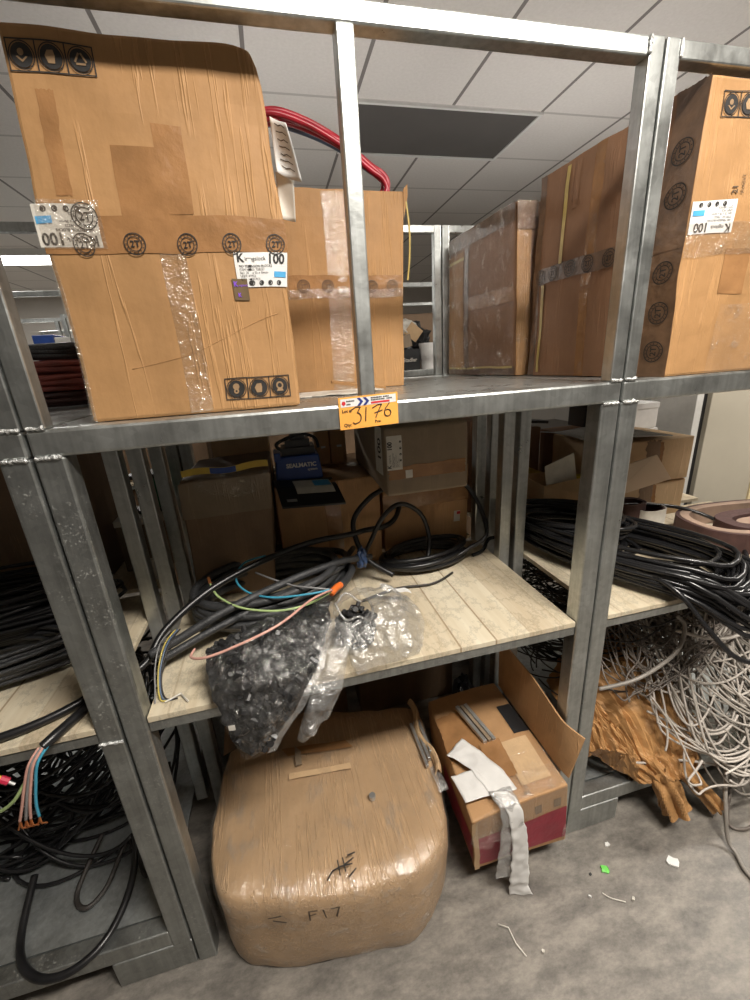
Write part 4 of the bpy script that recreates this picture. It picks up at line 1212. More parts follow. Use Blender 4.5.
# boxes stacked behind
M['flap_pale'] = plain('pale_board_inside', (.66, .52, .39), .6, var=.05, scale=6)
for z0, z1, y, lb in ((PZ, 1.022, 0, 'lower of two stacked brown cartons behind the abrasive rolls'), (1.026, 1.205, -.004, 'upper of two stacked brown cartons under the grey cloth')):
    c = Carton('stacked_carton', [(1.66, .535 + y, z0), (2.085, .535 + y, z0), (2.085, .86, z0), (1.66, .86, z0), (1.66, .535 + y, z1), (2.085, .535 + y, z1), (2.085, .86, z1), (1.66, .86, z1)],
               M['card_pale'], lb, group='stacked cartons on the right shelf', n=8, seed=41 + int(z0 * 10), dent=.003, bevel=.003)
    c.tape('front', .44, .0, .62, 1.0, M['card_dark'], 'smudge', .0013, rag=.05)
    c.tape('front', .60, .05, .64, .95, M['tape'], lift=.0015, rag=.02)
cl = MB().grid(lambda s, t_: Vector((1.56 + .40 * s, .52 + .30 * t_, 1.214 + .018 * math.sin(2.2 * s + .6) * (1 - .6 * t_) + .010 * math.sin(7 * s + 3 * t_) * (1 - s) + .012 * (1 - s))), 22, 10)
tag(cl.build('grey_cloth', M['cloth'], smooth=True, solid=.004), 'grey cloth draped on the upper stacked carton', 'cloth')
# open carton with raised flaps
oc = Carton('flap_carton', [(1.44, .60, PZ), (1.64, .56, PZ), (1.64, .78, PZ), (1.46, .80, PZ), (1.44, .60, 1.05), (1.64, .56, 1.05), (1.64, .78, 1.05), (1.46, .80, 1.05)],
            M['card_pale'], 'open carton with pale flaps raised, behind the black cable coil', n=6, seed=45, open_top=True)
MB().add([(1.60, .43, 1.03), (1.862, .415, 1.078), (1.776, .415, 1.182), (1.56, .45, 1.125)], [(0, 1, 2, 3)]).build('raised_flap', M['flap_pale'], oc.root, solid=.004)
MB().add([(1.60, .43, 1.03), (1.56, .45, 1.125), (1.44, .60, 1.05), (1.60, .57, 1.05)], [(0, 1, 2, 3)]).build('raised_flap', M['card_pale'], oc.root, solid=.004)
MB().add([(1.45, .60, 1.05), (1.56, .55, 1.03), (1.50, .52, 1.20), (1.42, .58, 1.14)], [(0, 1, 2, 3)]).build('raised_flap', M['white_dull'], oc.root, solid=.004)
# short abrasive rolls, beige outside
for cx, cy, r, z1, lb in ((1.80, .435, .062, .965, 'nearer beige backed abrasive roll standing beside the raised flap'), (1.735, .46, .055, .99, 'maroon abrasive roll tucked behind the nearer roll')):
    t = thing('abrasive_roll', (cx, cy, PZ), lb, 'abrasive roll', 'short abrasive rolls')
    vs, fs = wall_ring(cx, cy, r, r * .82, .004, PZ, z1, .1)
    MB().add(vs, fs).build('backing', M['white_dull'] if cx > 1.78 else M['abrasive'], t)
    vs, fs = wall_ring(cx, cy, r - .005, r * .82 - .005, .006, PZ, z1 - .002, .1)
    MB().add(vs, fs).build('abrasive_lining', M['abrasive'], t)
    if cx > 1.78:
        q = Print()
        for k in range(5): q.rect(.0, .022 + k * .014, .022 - .004 * (k % 2), .027 + k * .014)
        q.put(lambda x, y, l: Vector((cx + .030 + x * .8, cy - r * .82 * math.sqrt(max(0, 1 - ((.030 + x * .8) / r) ** 2)) - .0015 , PZ + y)), 0, 'print', M['ink_faded'], t)
# yellow things
yc = thing('yellow_carton', (1.46, .84, PZ), 'yellow carton between the inner posts and the raised flaps', 'carton')
MB().hexa([(1.33, .84, PZ), (1.60, .84, PZ), (1.60, .97, PZ), (1.33, .97, PZ), (1.33, .84, .985), (1.60, .84, 1.035), (1.60, .97, 1.035), (1.33, .97, .985)]).build('body', M['yellow_card'], yc, bevel=.003)
MB().box(1.47, 1.53, .836, .842, .885, .925).build('blue_print', M['blue_case'], yc)
q = Print().ring(.06, .075, .014, .019, 16); q.put(lambda x, y, l: Vector((1.43 + x, .8385, PZ + y)), 0, 'print', M['ink_faded'], yc)
slab('yellow_level', (1.66, .62, 1.062), (.24, .03, .022), (0, -.06, -.1), M['yellow'], 'yellow bar laid across the open carton', 'tool')
slab('blue_wedge', (1.44, .55, .886), (.13, .03, .035), (0, 0, .3), M['blue_case'], 'blue plastic piece below the yellow carton', 'tool')
# behind on the same board
for x0, x1, z0, z1, m, nm, lb in ((2.08, 2.30, PZ, 1.05, 'card_grey', 'carton', 'dull carton on the right board under the white cartons'),
                                  (2.10, 2.30, 1.052, 1.17, 'white', 'white_carton', 'lower white carton near the beige locker'),
                                  (2.12, 2.29, 1.172, 1.30, 'white', 'white_carton', 'upper white carton near the beige locker'),
                                  (1.86, 2.06, 1.21, 1.33, 'black_plastic', 'black_box', 'black box beside the white cartons, right shelf back')):
    t = thing(nm, ((x0 + x1) / 2, .97, z0), lb, 'carton')
    MB().box(x0, x1, .905, 1.025, z0, z1 - .004).build('body', M[m], t, bevel=.004)
    MB().box(x0 - .002, x1 + .002, .903, 1.027, z1 - .03, z1).build('lid', M[m], t, bevel=.003)
t = Carton('back_carton', [(1.70, .875, PZ), (2.06, .875, PZ), (2.06, 1.02, PZ), (1.70, 1.02, PZ), (1.70, .875, 1.205), (2.06, .875, 1.205), (2.06, 1.02, 1.205), (1.70, 1.02, 1.205)],
           M['card_brown'], 'brown carton on the right board behind the stacked cartons', n=4, seed=47)
t = Carton('back_carton', [(1.24, .88, PZ), (1.32, .88, PZ), (1.32, 1.02, PZ), (1.24, 1.02, PZ), (1.24, .88, 1.30), (1.32, .88, 1.30), (1.32, 1.02, 1.30), (1.24, 1.02, 1.30)],
           M['card_brown'], 'narrow brown carton behind the inner posts, left of the yellow carton', n=4, seed=48)
t = Carton('back_carton', [(1.34, .985, PZ), (1.68, .985, PZ), (1.68, 1.026, PZ), (1.34, 1.026, PZ), (1.34, .985, 1.22), (1.68, .985, 1.22), (1.68, 1.026, 1.22), (1.34, 1.026, 1.22)],
           M['card_brown'], 'flat brown carton standing behind the yellow carton', n=4, seed=49)
dc = MB().grid(lambda s, t_: Vector((1.32 + .38 * s, .96 + .07 * t_, 1.232 + .02 * math.sin(3 * s) + .01 * s)), 12, 3)
tag(dc.build('dark_sheet', M['dark_cable'], solid=.012), 'dark folded sheet lying over the flat brown carton', 'sheet')

# beige locker beyond the right rack
lo_ = thing('beige_locker', (3.35, 1.55, 0), 'tall beige steel locker beyond the right rack', 'locker')
MB().box(3.13, 3.625, 1.30, 1.85, 0.02, 1.95).build('door', M['locker'], lo_, bevel=.004)
MB().box(3.065, 3.13, 1.33, 1.85, 0.02, 1.95).build('shadow_gap', M['black_plastic'], lo_)
MB().box(3.01, 3.065, 1.30, 1.85, 0, 1.97).build('frame', M['frame_grey'], lo_, bevel=.003)
MB().box(3.625, 3.70, 1.29, 1.85, 0, 1.97).build('frame', plain('cream_paint', (.66, .55, .33), .5, var=.04), lo_, bevel=.003)

# ------------------------------------------------------------------ middle shelf of the left rack
rng = random.Random(19)
def keep_l(p):
    p.x = min(p.x, -.062); p.z = max(p.z, PZ + .007); p.y = max(p.y, .02)
    return p
tube_thing('cable_coil', coil_path(rng, -.52, .25, PZ + .012, .42, .11, math.radians(8), 30, .10, .16, per=26, zfn=keep_l), .0055, M['hose'],
           'thin charcoal cable bundle at the front of the left board', 'cable', 'black cable bundles on the left board', 6)
tube_thing('cable_coil', coil_path(rng, -.52, .42, PZ + .05, .40, .13, math.radians(6), 34, .16, .16, per=26, zfn=keep_l), .006, M['black_cable'],
           'higher black cable bundle behind the charcoal one on the left board', 'cable', 'black cable bundles on the left board', 6)
tube_thing('flat_cable', smooth_path([(-.42, -.02, .90), (-.30, .010, .885), (-.20, .035, .880), (-.12, .075, .880), (-.075, .12, .885), (-.07, .2, .89)], 10), .0095, M['black_cable'],
           'black cable lying along the front of the left board', 'cable', n=8)
le = thing('stripped_cable', (-.11, .0, PZ), 'black cable end with stripped pink and blue wires hanging over the left board', 'cable')
MB().tube(smooth_path([(-.068, .16, .885), (-.075, .10, .882), (-.095, .045, .880), (-.118, .0, .880), (-.135, -.022, .875)], 10), .0105, 8).build('sheath', M['black_cable'], le, smooth=True)
for i, (m, o_) in enumerate((('pink_wire', 0), ('blue_wire', .007), ('grey_wire', -.004), ('pink_wire', -.009))):
    pth = smooth_path([(-.132 + o_, -.022, .876), (-.150 + o_, -.038, .852), (-.168 + o_ * 1.3, -.042, .80), (-.182 + o_ * 1.6, -.042, .755), (-.192 + o_ * 2.2, -.04, .718)], 8)
    MB().tube(pth, .0030, 6).build('wire', M[m], le, smooth=True)
    e = pth[-1]
    for k in range(3):
        MB().tube([e, e + Vector((.004 * (k - 1), -.003 * k, -.012)), e + Vector((.009 * (k - 1), 0, -.022))], .0016, 5).build('copper_strand', M['copper'], le)
yw = thing('yellow_wire', (-.24, -.03, .80), 'yellow wire with red ferrule poking in at the left edge', 'wire')
yp = smooth_path([(-.36, .06, .83), (-.30, -.01, .866), (-.255, -.035, .868), (-.225, -.04, .852), (-.212, -.04, .838)], 8)
MB().tube(yp, .0055, 7).build('sleeve', M['yellow'], yw, smooth=True)
MB().tube([yp[-1], yp[-1] + Vector((.012, 0, -.012))], .007, 8).build('ferrule', M['crimson'], yw)
MB().tube([yp[-1] + Vector((.010, 0, -.010)), yp[-1] + Vector((.020, 0, -.022))], .003, 6).build('pin', M['pale_metal'], yw)
tube_thing('green_wire', smooth_path([(-.16, -.035, .835), (-.185, -.038, .80), (-.215, -.035, .765), (-.26, -.02, .735), (-.33, .01, .72)], 8), .0038, M['green_wire'], 'thin green wire curving down below the yellow wire', 'wire')
# back of the left board
lb_ = thing('white_carton', (-.12, .88, PZ), 'pale carton at the back of the left board below the green spool', 'carton')
MB().box(-.22, -.055, .80, .98, PZ, 1.065).build('body', M['card_grey'], lb_, bevel=.004)
MB().box(-.222, -.053, .796, .984, 1.05, 1.075).build('lid', M['white_dull'], lb_, bevel=.003)
gs = thing('green_spool', (-.09, .90, 1.075), 'dark green spool standing on the pale carton, left board', 'spool')
MB().cyl((-.10, .90), .045, .045, 1.078, 1.22, 20).build('winding', M['green'], gs, smooth=False)
MB().cyl((-.10, .90), .062, .062, 1.075, 1.09, 20).cyl((-.10, .90), .062, .062, 1.21, 1.225, 20).build('flanges', M['black_plastic'], gs)
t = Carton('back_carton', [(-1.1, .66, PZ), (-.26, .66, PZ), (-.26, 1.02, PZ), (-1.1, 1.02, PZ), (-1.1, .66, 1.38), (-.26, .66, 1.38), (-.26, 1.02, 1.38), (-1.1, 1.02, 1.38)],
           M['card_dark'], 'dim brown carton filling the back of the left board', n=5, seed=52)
slab('white_block', (-.11, .70, .908), (.09, .02, .08), (0, 0, 0), M['white_dull'], 'small white block beside the left inner posts', 'block')

# ------------------------------------------------------------------ floor level: wrapped carton
wa = thing('wrapped_carton', (.43, .19, 0), 'large creased carton wrapped in glossy film on the floor', 'carton')
OUT = [(.085, .03), (.125, -.045), (.23, -.085), (.36, -.110), (.50, -.128), (.61, -.128), (.69, -.088), (.74, -.02), (.772, .10), (.786, .24), (.782, .385), (.62, .43), (.46, .475), (.30, .52), (.145, .555), (.10, .43), (.075, .30), (.07, .15)]
OUTS = [Vector((p.x, p.y, 0)) for p in smooth_path([(x, y, 0) for x, y in OUT], 6, True)]
ctrA = Vector((.43, .20, 0))
def ring_at(k, z, grow):
    p = OUTS[k]
    q = ctrA + (p - ctrA) * grow
    v = Vector((q.x, q.y, z))
    d = noise.noise_vector(v * 7 + Vector((3, 0, 0))) * .010 + noise.noise_vector(v * 22) * .004
    d.z *= 0 if z < .01 else 1
    w = v + d
    w.x = max(w.x, .056) if w.y < .06 else w.x
    return w
LV = [(0, .955), (.02, .975), (.07, .99), (.13, 1.0), (.20, 1.005), (.262, 1.003), (.292, .992), (.304, .965)]
def body_a(extra=0.0, top=True, lo=0):
    mb = MB(); n = len(OUTS)
    vs = []
    for z, g in LV[lo:]:
        for k in range(n): vs.append(ring_at(k, z + (extra if z > .28 else 0), g + extra * 2.2))
    L = len(LV) - lo
    fs = [(j * n + k, j * n + (k + 1) % n, (j + 1) * n + (k + 1) % n, (j + 1) * n + k) for j in range(L - 1) for k in range(n)]
    # top: concentric rings toward a ridge
    base = len(vs) - n
    for g in (.80, .6, .4, .2):
        for k in range(n):
            p = ctrA + (OUTS[k] - ctrA) * g
            v = Vector((p.x, p.y, .306 + extra + .008 * (1 - g)))
            v.z += noise.noise(v * 9) * .008 + .004 * math.sin(v.x * 120 + 3 * noise.noise(v * 6)) * noise.noise(v * 5 + Vector((4, 4, 4)))
            vs.append(v)
    R_ = 4
    for r in range(R_):
        a, b = base + r * n, base + (r + 1) * n
        fs += [(a + k, a + (k + 1) % n, b + (k + 1) % n, b + k) for k in range(n)]
    c = len(vs); vs.append(Vector((ctrA.x, ctrA.y, .316 + extra)))
    b = base + R_ * n
    fs += [(b + k, b + (k + 1) % n, c) for k in range(n)]
    if not extra: fs.append(tuple(range(n - 1, -1, -1)))
    return mb.add(vs, fs)
body_a().build('body', M['card_wrap'], wa, smooth=True)
body_a(.007, lo=1).build('stretch_film', M['film'], wa, smooth=True)
def top_a(x, y): return Vector((x, y, .3225 + .004 * noise.noise(Vector((x * 9, y * 9, 0)))))
MB().grid(lambda s, t_: top_a(.30 + .22 * s - .02 * t_, .30 + .035 * t_ - .03 * s) , 10, 3).build('tape', M['tape'], wa)
MB().grid(lambda s, t_: top_a(.30 + .20 * s, .215 + .02 * t_ - .02 * s), 10, 3).build('pale_strip', M['card_pale'], wa)
MB().grid(lambda s, t_: top_a(.325 + .02 * s, .25 + .08 * t_ * (1 - .4 * s)) + Vector((0, 0, .006)), 3, 6).build('torn_patch', M['card_grey'], wa, solid=.002)
MB().cyl((.545, .085), .010, .010, .318, .330, 16).build('foil_dot', M['pale_metal'], wa)
hw = Print()
for st_ in ([(0, .012), (.022, .016), (.052, .015)], [(.016, .030), (.018, .0)], [(.030, .032), (.033, .004)], [(.034, .018), (.058, .026)], [(.040, -.008), (.060, .004)], [(-.016, -.002), (.0, .012)], [(.044, .034), (.064, .036)]):
    hw.stroke(st_, .0032)
hw.put(lambda x, y, l: top_a(.40 + x, -.092 + y * 1.15) + Vector((0, 0, .006)), 0, 'marker_scrawl', M['ink'], wa)
hw = Print().stroke([(0, .0), (0, .035)], .004).stroke([(0, .035), (.02, .035)], .004).stroke([(0, .018), (.016, .018)], .004).stroke([(.035, .03), (.04, .0)], .004).stroke([(.055, .032), (.075, .034), (.066, .0)], .004)
hw.stroke([(-.10, .02), (-.07, .03), (-.05, .01)], .005).stroke([(-.09, .005), (-.06, .0)], .005)
def front_a(x, y):
    p = OUTS[min(range(len(OUTS)), key=lambda k: abs(OUTS[k].x - (.33 + x)) + (1 if OUTS[k].y > .1 else 0))]
    return Vector((.33 + x, ctrA.y + (p.y - ctrA.y) * 1.02 - .012, .255 + y))
hw.put(lambda x, y, l: front_a(x, y), 0, 'marker_scrawl', M['ink_faded'], wa)
# torn right hand corner with metal profiles inside
tn = MB().grid(lambda s, t_: Vector((.755 + .02 * s + .012 * math.sin(9 * t_), .10 + .30 * t_, .318 + .022 * math.sin(3.1 * s) + .010 * noise.noise(Vector((t_ * 9, s, 0))))), 4, 16)
tn.build('torn_edge', M['card_pale'], wa, solid=.003)
for i in range(3):
    x = .735 + .014 * i
    MB().box(x, x + .010, .13 + .02 * i, .30, .318, .330 + .003 * i).build('metal_profile', M['pale_metal'], wa, bevel=.001)
MB().grid(lambda s, t_: Vector((.745 + .03 * s, .04 + .09 * t_, .322 + .006 * math.sin(5 * t_ + s))), 3, 6).build('clear_strip', M['bag_milky'], wa)
MB().grid(lambda s, t_: Vector((.08 + .045 * s, .38 + .10 * t_ + .02 * s, .30 + .03 * t_ * (1 - s) + .006)), 4, 6).build('torn_edge', M['card_dark'], wa, solid=.003)

# ------------------------------------------------------------------ floor level: opened carton with red printed front
for y0, lb in ((.03, 'front timber block raising the opened carton off the floor'), (.24, 'rear timber block raising the opened carton off the floor')):
    tag(MB().box(.855, 1.09, y0, y0 + .09, 0, .098).build('timber_block', M['card_dark'], bevel=.004), lb, 'wooden block', 'timber blocks under the opened carton')
ob = Carton('opened_carton', [(.815, -.055, .099), (1.132, -.062, .099), (1.10, .37, .099), (.845, .37, .099), (.792, -.083, .352), (1.108, -.072, .362), (1.104, .36, .36), (.828, .356, .352)],
            M['card_old'], 'opened carton with red printed front and trailing white tape, raised on timber blocks', n=14, seed=61, dent=.005, bevel=.006, bulge=.004)
ob.tape('front', .05, .10, .985, .64, M['red_board'], 'red_print', .0016)
ob.tape('front', .0, .0, .05, .98, M['card_pale'], 'worn_edge', .0018, rag=.01)
ob.tape('front', .03, .66, .99, 1.0, M['tape_clear'], lift=.003)
for u in (.64, .84): ob.tape('front', u, .70, u + .075, .84, M['card_dark'], 'printed_square', .0022, 3, 3)
ob.tape('left', .45, .10, .98, .66, M['red_board'], 'red_print', .0016)
ob.tape('top', .35, .02, 1.0, .30, M['film_box'], 'clear_film', .006)
ob.tape('top', .40, .0, .98, .16, M['film_box'], 'clear_film', .009)
ob.tape('top', .0, .40, .42, .80, M['tape'], lift=.003, rag=.02)
ob.tape('top', .58, .08, .90, .42, M['card_pale'], 'inner_flap', .006, 8, 8)
ob.tape('top', .36, .16, .60, .46, M['tape'], lift=.009, rag=.02)
ob.tape('top', .80, .46, .985, .74, M['black_plastic'], 'gap_shade', .003, 3, 3)  # black patch stands for the shade inside the open top
# tall side flap, standing upright along the right edge
def sflap(s, t_):
    y = -.062 + .40 * s
    k = max(0.0, 1 - s * 6.5) ** 1.3
    return Vector((1.112 + .010 * t_ + .030 * k * t_, y + .02 * t_ * s, .364 + (.150 + .045 * min(1, s * 2)) * t_ + .012 * k * (1 - t_)))
MB().grid(sflap, 24, 8).build('side_flap', M['card_old'], ob.root, solid=.005)
for i, (x, m) in enumerate(((.925, 'pale_metal'), (.942, 'card_grey'), (.957, 'pale_metal'))):
    mb = MB(); a = Vector((x + .014, .120, .366)); b = Vector((x - .022, .265, .382)); w = Vector((.006, .001, 0)); h = Vector((0, 0, .012))
    mb.hexa([a - w, a + w, b + w, b - w, a - w + h, a + w + h, b + w + h, b - w + h]); mb.build('metal_profile', M[m], ob.root, bevel=.001)
# white tape pieces
def ribbon(rows, name, mat, parent, nx=10, per=8, crk=.004, seed=0):
    L_ = smooth_path([r[0] for r in rows], per); R_ = smooth_path([r[1] for r in rows], per)
    def fn(s, t_):
        i = min(int(round(t_ * (len(L_) - 1))), len(L_) - 1)
        p = L_[i] * (1 - s) + R_[i] * s
        return p + noise.noise_vector(p * 40 + Vector((seed, 0, 0))) * crk
    return MB().grid(fn, nx, len(L_) - 1).build(name, mat, parent, smooth=True, solid=.0012)
ribbon([((.798, .108, .376), (.868, .150, .376)), ((.835, .055, .382), (.905, .085, .382)), ((.855, .0, .386), (.935, .010, .386)), ((.862, -.055, .386), (.945, -.055, .386))], 'white_paper', M['white'], ob.root, seed=1)
ribbon([((.782, .040, .374), (.860, .035, .384)), ((.785, -.005, .378), (.872, -.01, .386)), ((.790, -.045, .378), (.880, -.05, .386))], 'white_paper', M['white'], ob.root, seed=2)
ribbon([((.862, -.040, .390), (.925, -.045, .390)), ((.872, -.085, .376), (.935, -.090, .380)), ((.876, -.098, .30), (.940, -.098, .30)), ((.872, -.098, .22), (.945, -.098, .22)), ((.868, -.096, .15), (.945, -.096, .14)), ((.868, -.094, .10), (.94, -.096, .085))], 'white_tape', M['bag_milky'], ob.root, seed=3, crk=.006)
ribbon([((.872, -.050, .392), (.912, -.055, .392)), ((.890, -.092, .368), (.935, -.094, .368)), ((.905, -.102, .28), (.952, -.102, .28)), ((.908, -.104, .19), (.962, -.104, .19)), ((.908, -.102, .10), (.968, -.106, .10)), ((.912, -.098, .035), (.972, -.110, .03)), ((.916, -.098, .004), (.984, -.116, .004))], 'white_tape', M['white'], ob.root, seed=4, crk=.005)
ribbon([((1.10, -.078, .20), (1.118, -.078, .20)), ((1.098, -.080, .12), (1.12, -.080, .12)), ((1.10, -.082, .07), (1.112, -.082, .065))], 'hanging_film', M['film_box'], ob.root, seed=5, nx=3)
crumple('film_bundle', (.848, -.085, .30), (.048, .02, .055), M['film_box'], None, None, 6, .5, parent=ob.root)

# ------------------------------------------------------------------ right rack base: kraft paper bags and cable heap
def kraft(name, rows, label, seed, pleat=.012, freq=60):
    L_ = [[Vector(p) for p in r] for r in rows]
    def fn(s, t_):
        a = t_ * (len(L_) - 1); j = min(int(a), len(L_) - 2); f = a - j; f = f * f * (3 - 2 * f) * .6 + f * .4
        def row(r):
            b = s * (len(r) - 1); i = min(int(b), len(r) - 2); g = b - i; g = g * g * (3 - 2 * g) * .5 + g * .5
            return r[i] * (1 - g) + r[i + 1] * g
        p = row(L_[j]) * (1 - f) + row(L_[j + 1]) * f
        q = Vector((s * 12 + seed + 1.2 * math.sin(3 * t_), t_ * 3.4, seed))
        d = noise.noise(q) * pleat * 1.3 + abs(noise.noise(q * 2.3)) * pleat
        return p + Vector((noise.noise(q * 1.7 + Vector((5, 0, 0))) * pleat * .5, -d, d * .9))
    return tag(MB().grid(fn, 60, 40).build(name, M['kraft'], smooth=False, solid=.0015), label, 'paper bag')
kraft('kraft_bag', [[(1.34, .36, .30), (1.44, .36, .48), (1.58, .36, .52), (1.74, .36, .46), (1.86, .36, .26)],
                    [(1.33, .22, .26), (1.43, .22, .44), (1.57, .21, .47), (1.72, .20, .40), (1.85, .20, .22)],
                    [(1.36, .11, .22), (1.45, .09, .35), (1.56, .08, .37), (1.68, .07, .31), (1.80, .07, .19)],
                    [(1.40, .04, .20), (1.47, .0, .25), (1.55, -.015, .26), (1.64, -.01, .235), (1.74, .02, .18)],
                    [(1.44, -.015, .17), (1.49, -.045, .195), (1.535, -.052, .205), (1.59, -.05, .19), (1.64, -.03, .165)]],
      'big crumpled kraft paper bag lying under the grey cable heap', 1, .019)
def twist(p0, p1, r0, r1, label, seed):
    a, b = Vector(p0), Vector(p1)
    ax = (b - a).normalized(); u = ax.cross(Vector((0, 0, 1))).normalized(); v = ax.cross(u)
    def fn(s, t_):
        an = 2 * math.pi * s + t_ * 1.6
        r = (r0 * (1 - t_) + r1 * t_) * (.75 + .35 * math.sin(an * 5 + seed) * (.4 + .6 * t_) + .25 * noise.noise(Vector((s * 6, t_ * 3, seed))))
        c = a * (1 - t_) + b * t_ + Vector((0, 0, -.03 * t_ * t_))
        return c + u * r * math.cos(an) + v * r * math.sin(an)
    return tag(MB().grid(fn, 50, 16).build('kraft_twist', M['kraft'], solid=.001), label, 'paper')
twist((1.505, -.015, .215), (1.540, -.088, .115), .045, .044, 'left twisted kraft paper end drooping over the base edge', 1)
twist((1.585, -.02, .215), (1.70, -.10, .092), .036, .024, 'right twisted kraft paper end drooping over the base edge', 2)
kraft('kraft_sheet', [[(1.245, .12, .50), (1.262, .12, .53), (1.285, .11, .52), (1.31, .10, .47)],
                      [(1.243, .07, .40), (1.275, .06, .43), (1.325, .05, .42), (1.37, .04, .38)],
                      [(1.242, .04, .31), (1.285, .02, .34), (1.345, .0, .33), (1.41, -.01, .29)],
                      [(1.240, .03, .22), (1.29, .06, .28), (1.365, .02, .22), (1.435, -.012, .19)]],
      'torn kraft paper sheet standing against the right front post', 7, .014)

def tangle(name, rng, n, cx, cy, rx, ry, hfun, r, mat, label, group=None, arc=(.35, 1.0), dz=.12, lim=None, per=46, zs=1.0):
    mb = MB()
    for i in range(n):
        a, b = rx * rng.uniform(.45, 1.0), ry * rng.uniform(.45, 1.0)
        ox, oy = cx + rng.gauss(0, rx * .28), cy + rng.gauss(0, ry * .28)
        ang = rng.uniform(-.6, .6)
        t0, dt = rng.random(), rng.uniform(*arc)
        lift = rng.random()
        ph, fr = rng.random() * 6, rng.uniform(1, 3)
        pts = []
        for k in range(per + 1):
            th = 2 * math.pi * (t0 + dt * k / per)
            u, w = a * math.cos(th), b * math.sin(th)
            x, y = ox + u * math.cos(ang) - w * math.sin(ang), oy + u * math.sin(ang) + w * math.cos(ang)
            x += .02 * math.sin(th * fr + ph); y += .02 * math.cos(th * fr * 1.3 + ph)
            if lim:
                if x < lim[0]: x = lim[0] + .35 * (lim[0] - x)
                if y < lim[2]: y = lim[2] + .35 * (lim[2] - y)
                x, y = min(x, lim[1] - .02 * lift), min(y, lim[3])
            z = hfun(x, y) - dz * (1 - lift) + .014 * math.sin(th * 2.7 + ph)
            pts.append(Vector((x, y, max(z, (.162 if y > .0 else .012) + r))))
        for _ in range(2):
            pts = [pts[0]] + [(pts[k - 1] + pts[k] * 2 + pts[k + 1]) / 4 for k in range(1, per)] + [pts[-1]]
        mb.tube(pts, r, 5)
    o = mb.build(name, mat, smooth=True)
    if label: tag(o, label, 'cable', group)
    o['kind'] = 'stuff'
    return o
def hr(x, y):
    # heap profile: steep spill toward the aisle, highest against the board above
    k = min(1.0, max(0.0, (x - 1.22) / .5))
    return .16 + min(.60, max(0.0, .05 + (y + .16) * (1.45 + .25 * k)))
rng = random.Random(33)
tangle('dark_cable_heap', rng, 190, 1.62, .50, .34, .24, lambda x, y: min(.80, hr(x, y) + .12), .0030, M['dark_cable'], 'dark tangled cable mesh under the right board', None, dz=.5, lim=(1.25, 2.31, .11, 1.0))
def hg(x, y):
    # grey heap lies right of the kraft bag and rises to the back
    k = min(1.0, max(0.0, (x - 1.50) / .35))
    return .16 + k * min(.56, max(.02, (y + .13) * 2.3)) + (1 - k) * min(.50, max(.12, .20 + (y + .02) * 1.3))
gh = tangle('grey_cable_heap', rng, 150, 2.02, .15, .36, .20, hg, .0034, M['grey_cable'], 'heap of grey cable loops spilling from the right base into the aisle', None, (.3, .9), dz=.14, lim=(1.64, 2.32, -.13, .55))
def strands(name, *a):
    o = tangle(name, rng, *a[:-1], None, None, **a[-1])
    w = o.location.copy(); o.parent = gh; o.location = w - gh.location
    for k in ('label', 'category', 'group'):
        if k in o: del o[k]
    return o
strands('pale_strands', 95, 1.92, .12, .40, .20, lambda x, y: hg(x, y) + .02, .0036, M['pale_cable'], dict(arc=(.25, .6), dz=.06, lim=(1.50, 2.32, -.125, .5)))
strands('brown_strands', 85, 1.66, .20, .28, .15, lambda x, y: hg(x, y) + .035, .0027, M['taupe_cable'], dict(arc=(.25, .6), dz=.06, lim=(1.30, 2.0, .05, .5)))
tube_thing('cable_loop', smooth_path([(1.30, .06, .54), (1.40, .03, .575), (1.50, .03, .61), (1.57, .04, .65), (1.60, .06, .71), (1.585, .08, .74)], 10), .0062, M['grey_cable'], 'grey cable loop curving below the right board edge', 'cable', n=7)
tube_thing('cable_loop', smooth_path([(1.62, .10, .66), (1.72, .04, .645), (1.80, .02, .67), (1.83, .04, .74), (1.80, .08, .78)], 10), .0055, M['pale_cable'], 'pale cable hook shape beneath the black cable coil', 'cable', n=7)
tube_thing('cable_loop', smooth_path([(2.05, .05, .80), (1.93, .0, .80), (1.88, -.02, .74), (1.90, -.03, .66), (1.98, -.05, .58), (2.1, -.08, .52)], 10), .0055, M['pale_cable'], 'pale cable arc at the right edge under the black cable coil', 'cable', n=7)
tube_thing('cable_loop', smooth_path([(1.85, .10, .32), (1.75, -.05, .22), (1.69, -.12, .12), (1.665, -.165, .03), (1.66, -.20, .010), (1.64, -.25, .009), (1.66, -.32, .009), (1.75, -.38, .009), (1.9, -.40, .009)], 10), .006, M['grey_cable'], 'grey cable dropping in a big curve onto the floor at right', 'cable', n=7)
tube_thing('cable_loop', smooth_path([(1.95, .04, .20), (1.80, -.06, .10), (1.73, -.12, .015), (1.76, -.15, .009), (1.84, -.14, .009), (1.95, -.10, .009), (2.05, -.08, .012)], 10), .005, M['taupe_cable'], 'darker cable loop lying on the floor by the heap', 'cable', n=7)
for pth, lb in (([(1.27, .12, .30), (1.42, .02, .235), (1.60, -.03, .235), (1.78, -.09, .20), (1.95, -.15, .17), (2.15, -.2, .16)], 'long pale strand running across the kraft bag to the right'),
                ([(1.50, .05, .40), (1.62, -.02, .345), (1.74, -.04, .335), (1.86, .0, .40), (1.92, .03, .46)], 'pale strand sagging across the middle of the kraft bag'),
                ([(1.48, .15, .48), (1.58, .03, .36), (1.68, -.06, .26), (1.80, -.12, .20), (1.98, -.16, .2)], 'pale strand slanting down over the cable heap')):
    tube_thing('cable_strand', smooth_path(pth, 10), .0042, M['pale_cable'], lb, 'cable', n=7)

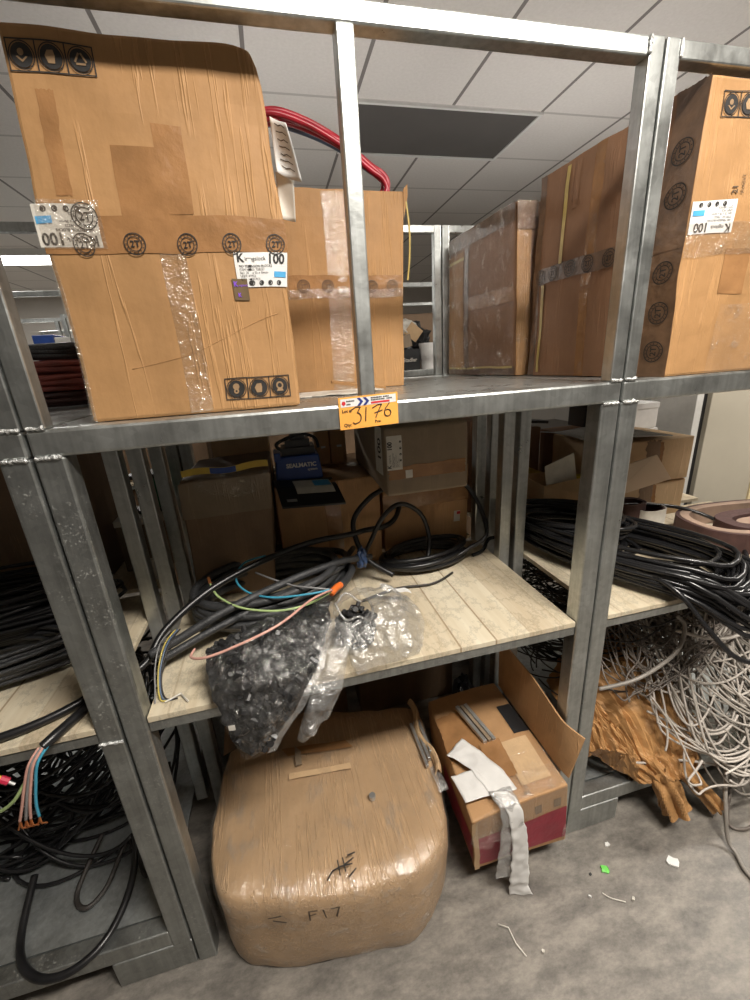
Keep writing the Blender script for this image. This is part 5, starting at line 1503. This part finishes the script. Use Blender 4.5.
# ------------------------------------------------------------------ left rack base: dark cables
rng = random.Random(44)
tangle('dark_cable_heap', rng, 120, -.50, .58, .40, .24, lambda x, y: .19 + min(.46, max(.0, (y - .16) * 1.4)), .0055, M['black_cable'], 'heap of black cables in the left rack base', None, dz=.34, lim=(-1.12, -.07, .14, 1.0))
tube_thing('cable_loop', smooth_path([(-.45, .22, .21), (-.435, .10, .175), (-.40, .03, .17), (-.34, -.012, .166), (-.27, -.016, .166), (-.21, .02, .17), (-.178, .09, .18), (-.17, .17, .20), (-.18, .25, .24)], 10), .010, M['black_cable'], 'thick black cable loop draped over the left base beam', 'cable', n=8)
tube_thing('cable_loop', smooth_path([(-.30, .30, .20), (-.33, .17, .165), (-.29, .12, .165), (-.25, .16, .165), (-.22, .26, .19), (-.18, .22, .18), (-.14, .16, .165), (-.10, .22, .19)], 10), .007, M['dark_cable'], 'thin dark cable curled on the left base tray', 'cable', n=7)

# dark clutter at the back of the floor level; cartons added to block light
for i, (x0, x1, z1, lb) in enumerate(((.12, .56, .62, 'added light-blocking dark carton on the floor behind the wrapped carton'), (.62, 1.08, .70, 'added light-blocking dark carton on the floor behind the opened carton'))):
    Carton('blocking_carton', [(x0, .70, 0), (x1, .70, 0), (x1, 1.02, 0), (x0, 1.02, 0), (x0, .70, z1), (x1, .70, z1), (x1, 1.02, z1), (x0, 1.02, z1)], M['card_dark'], lb, n=4, seed=70 + i)
crumple('dark_bin_bag', (1.08, .56, .10), (.045, .07, .10), M['black_plastic'], 'black crumpled bag behind the opened carton', 'bag', 8, .4)

# ------------------------------------------------------------------ litter on the floor
def bit(x, y, s, m, label, cat='scrap', seed=0, name='scrap'):
    rng = random.Random(seed)
    n = 9
    pts = [(x + s * rng.uniform(.6, 1) * math.cos(2 * math.pi * k / n), y + s * rng.uniform(.4, .9) * math.sin(2 * math.pi * k / n)) for k in range(n)]
    mb = MB().add([(a, b, .001) for a, b in pts] + [(a, b, .004 + .004 * rng.random()) for a, b in pts], [tuple(range(n - 1, -1, -1)), tuple(range(n, 2 * n))] + [(k, (k + 1) % n, n + (k + 1) % n, n + k) for k in range(n)])
    return tag(mb.build(name, M[m]), label, cat)
bit(1.238, -.119, .017, 'green_bit', 'bright green plastic scrap on the floor', seed=1, name='plastic_scrap')
bit(1.456, -.158, .022, 'white', 'largest white scrap on the floor, at right under the kraft bag', seed=2, name='paper_scrap')
bit(1.297, -.062, .010, 'white', 'small white scrap nearest the right rack foot', seed=3, name='paper_scrap')
bit(1.144, -.165, .005, 'white', 'tiny white crumb left of the green scrap', seed=4, name='crumb')
bit(1.262, -.205, .006, 'white_dull', 'tiny pale crumb right of the short floor thread', seed=5, name='crumb')
bit(.935, -.235, .006, 'white_dull', 'tiny pale crumb below the opened carton', seed=6, name='crumb')
bit(1.185, -.118, .005, 'black_plastic', 'tiny black crumb beside the green scrap', seed=7, name='crumb')
tube_thing('thread', [(.845, -.150, .003), (.87, -.165, .003), (.872, -.20, .003), (.885, -.232, .003)], .0022, M['white_dull'], 'bent white thread on the floor before the opened carton', 'thread')
tube_thing('thread', smooth_path([(1.185, -.168, .003), (1.20, -.185, .003), (1.235, -.205, .003)], 5), .0016, M['white_dull'], 'short white thread on the floor below the green scrap', 'thread')
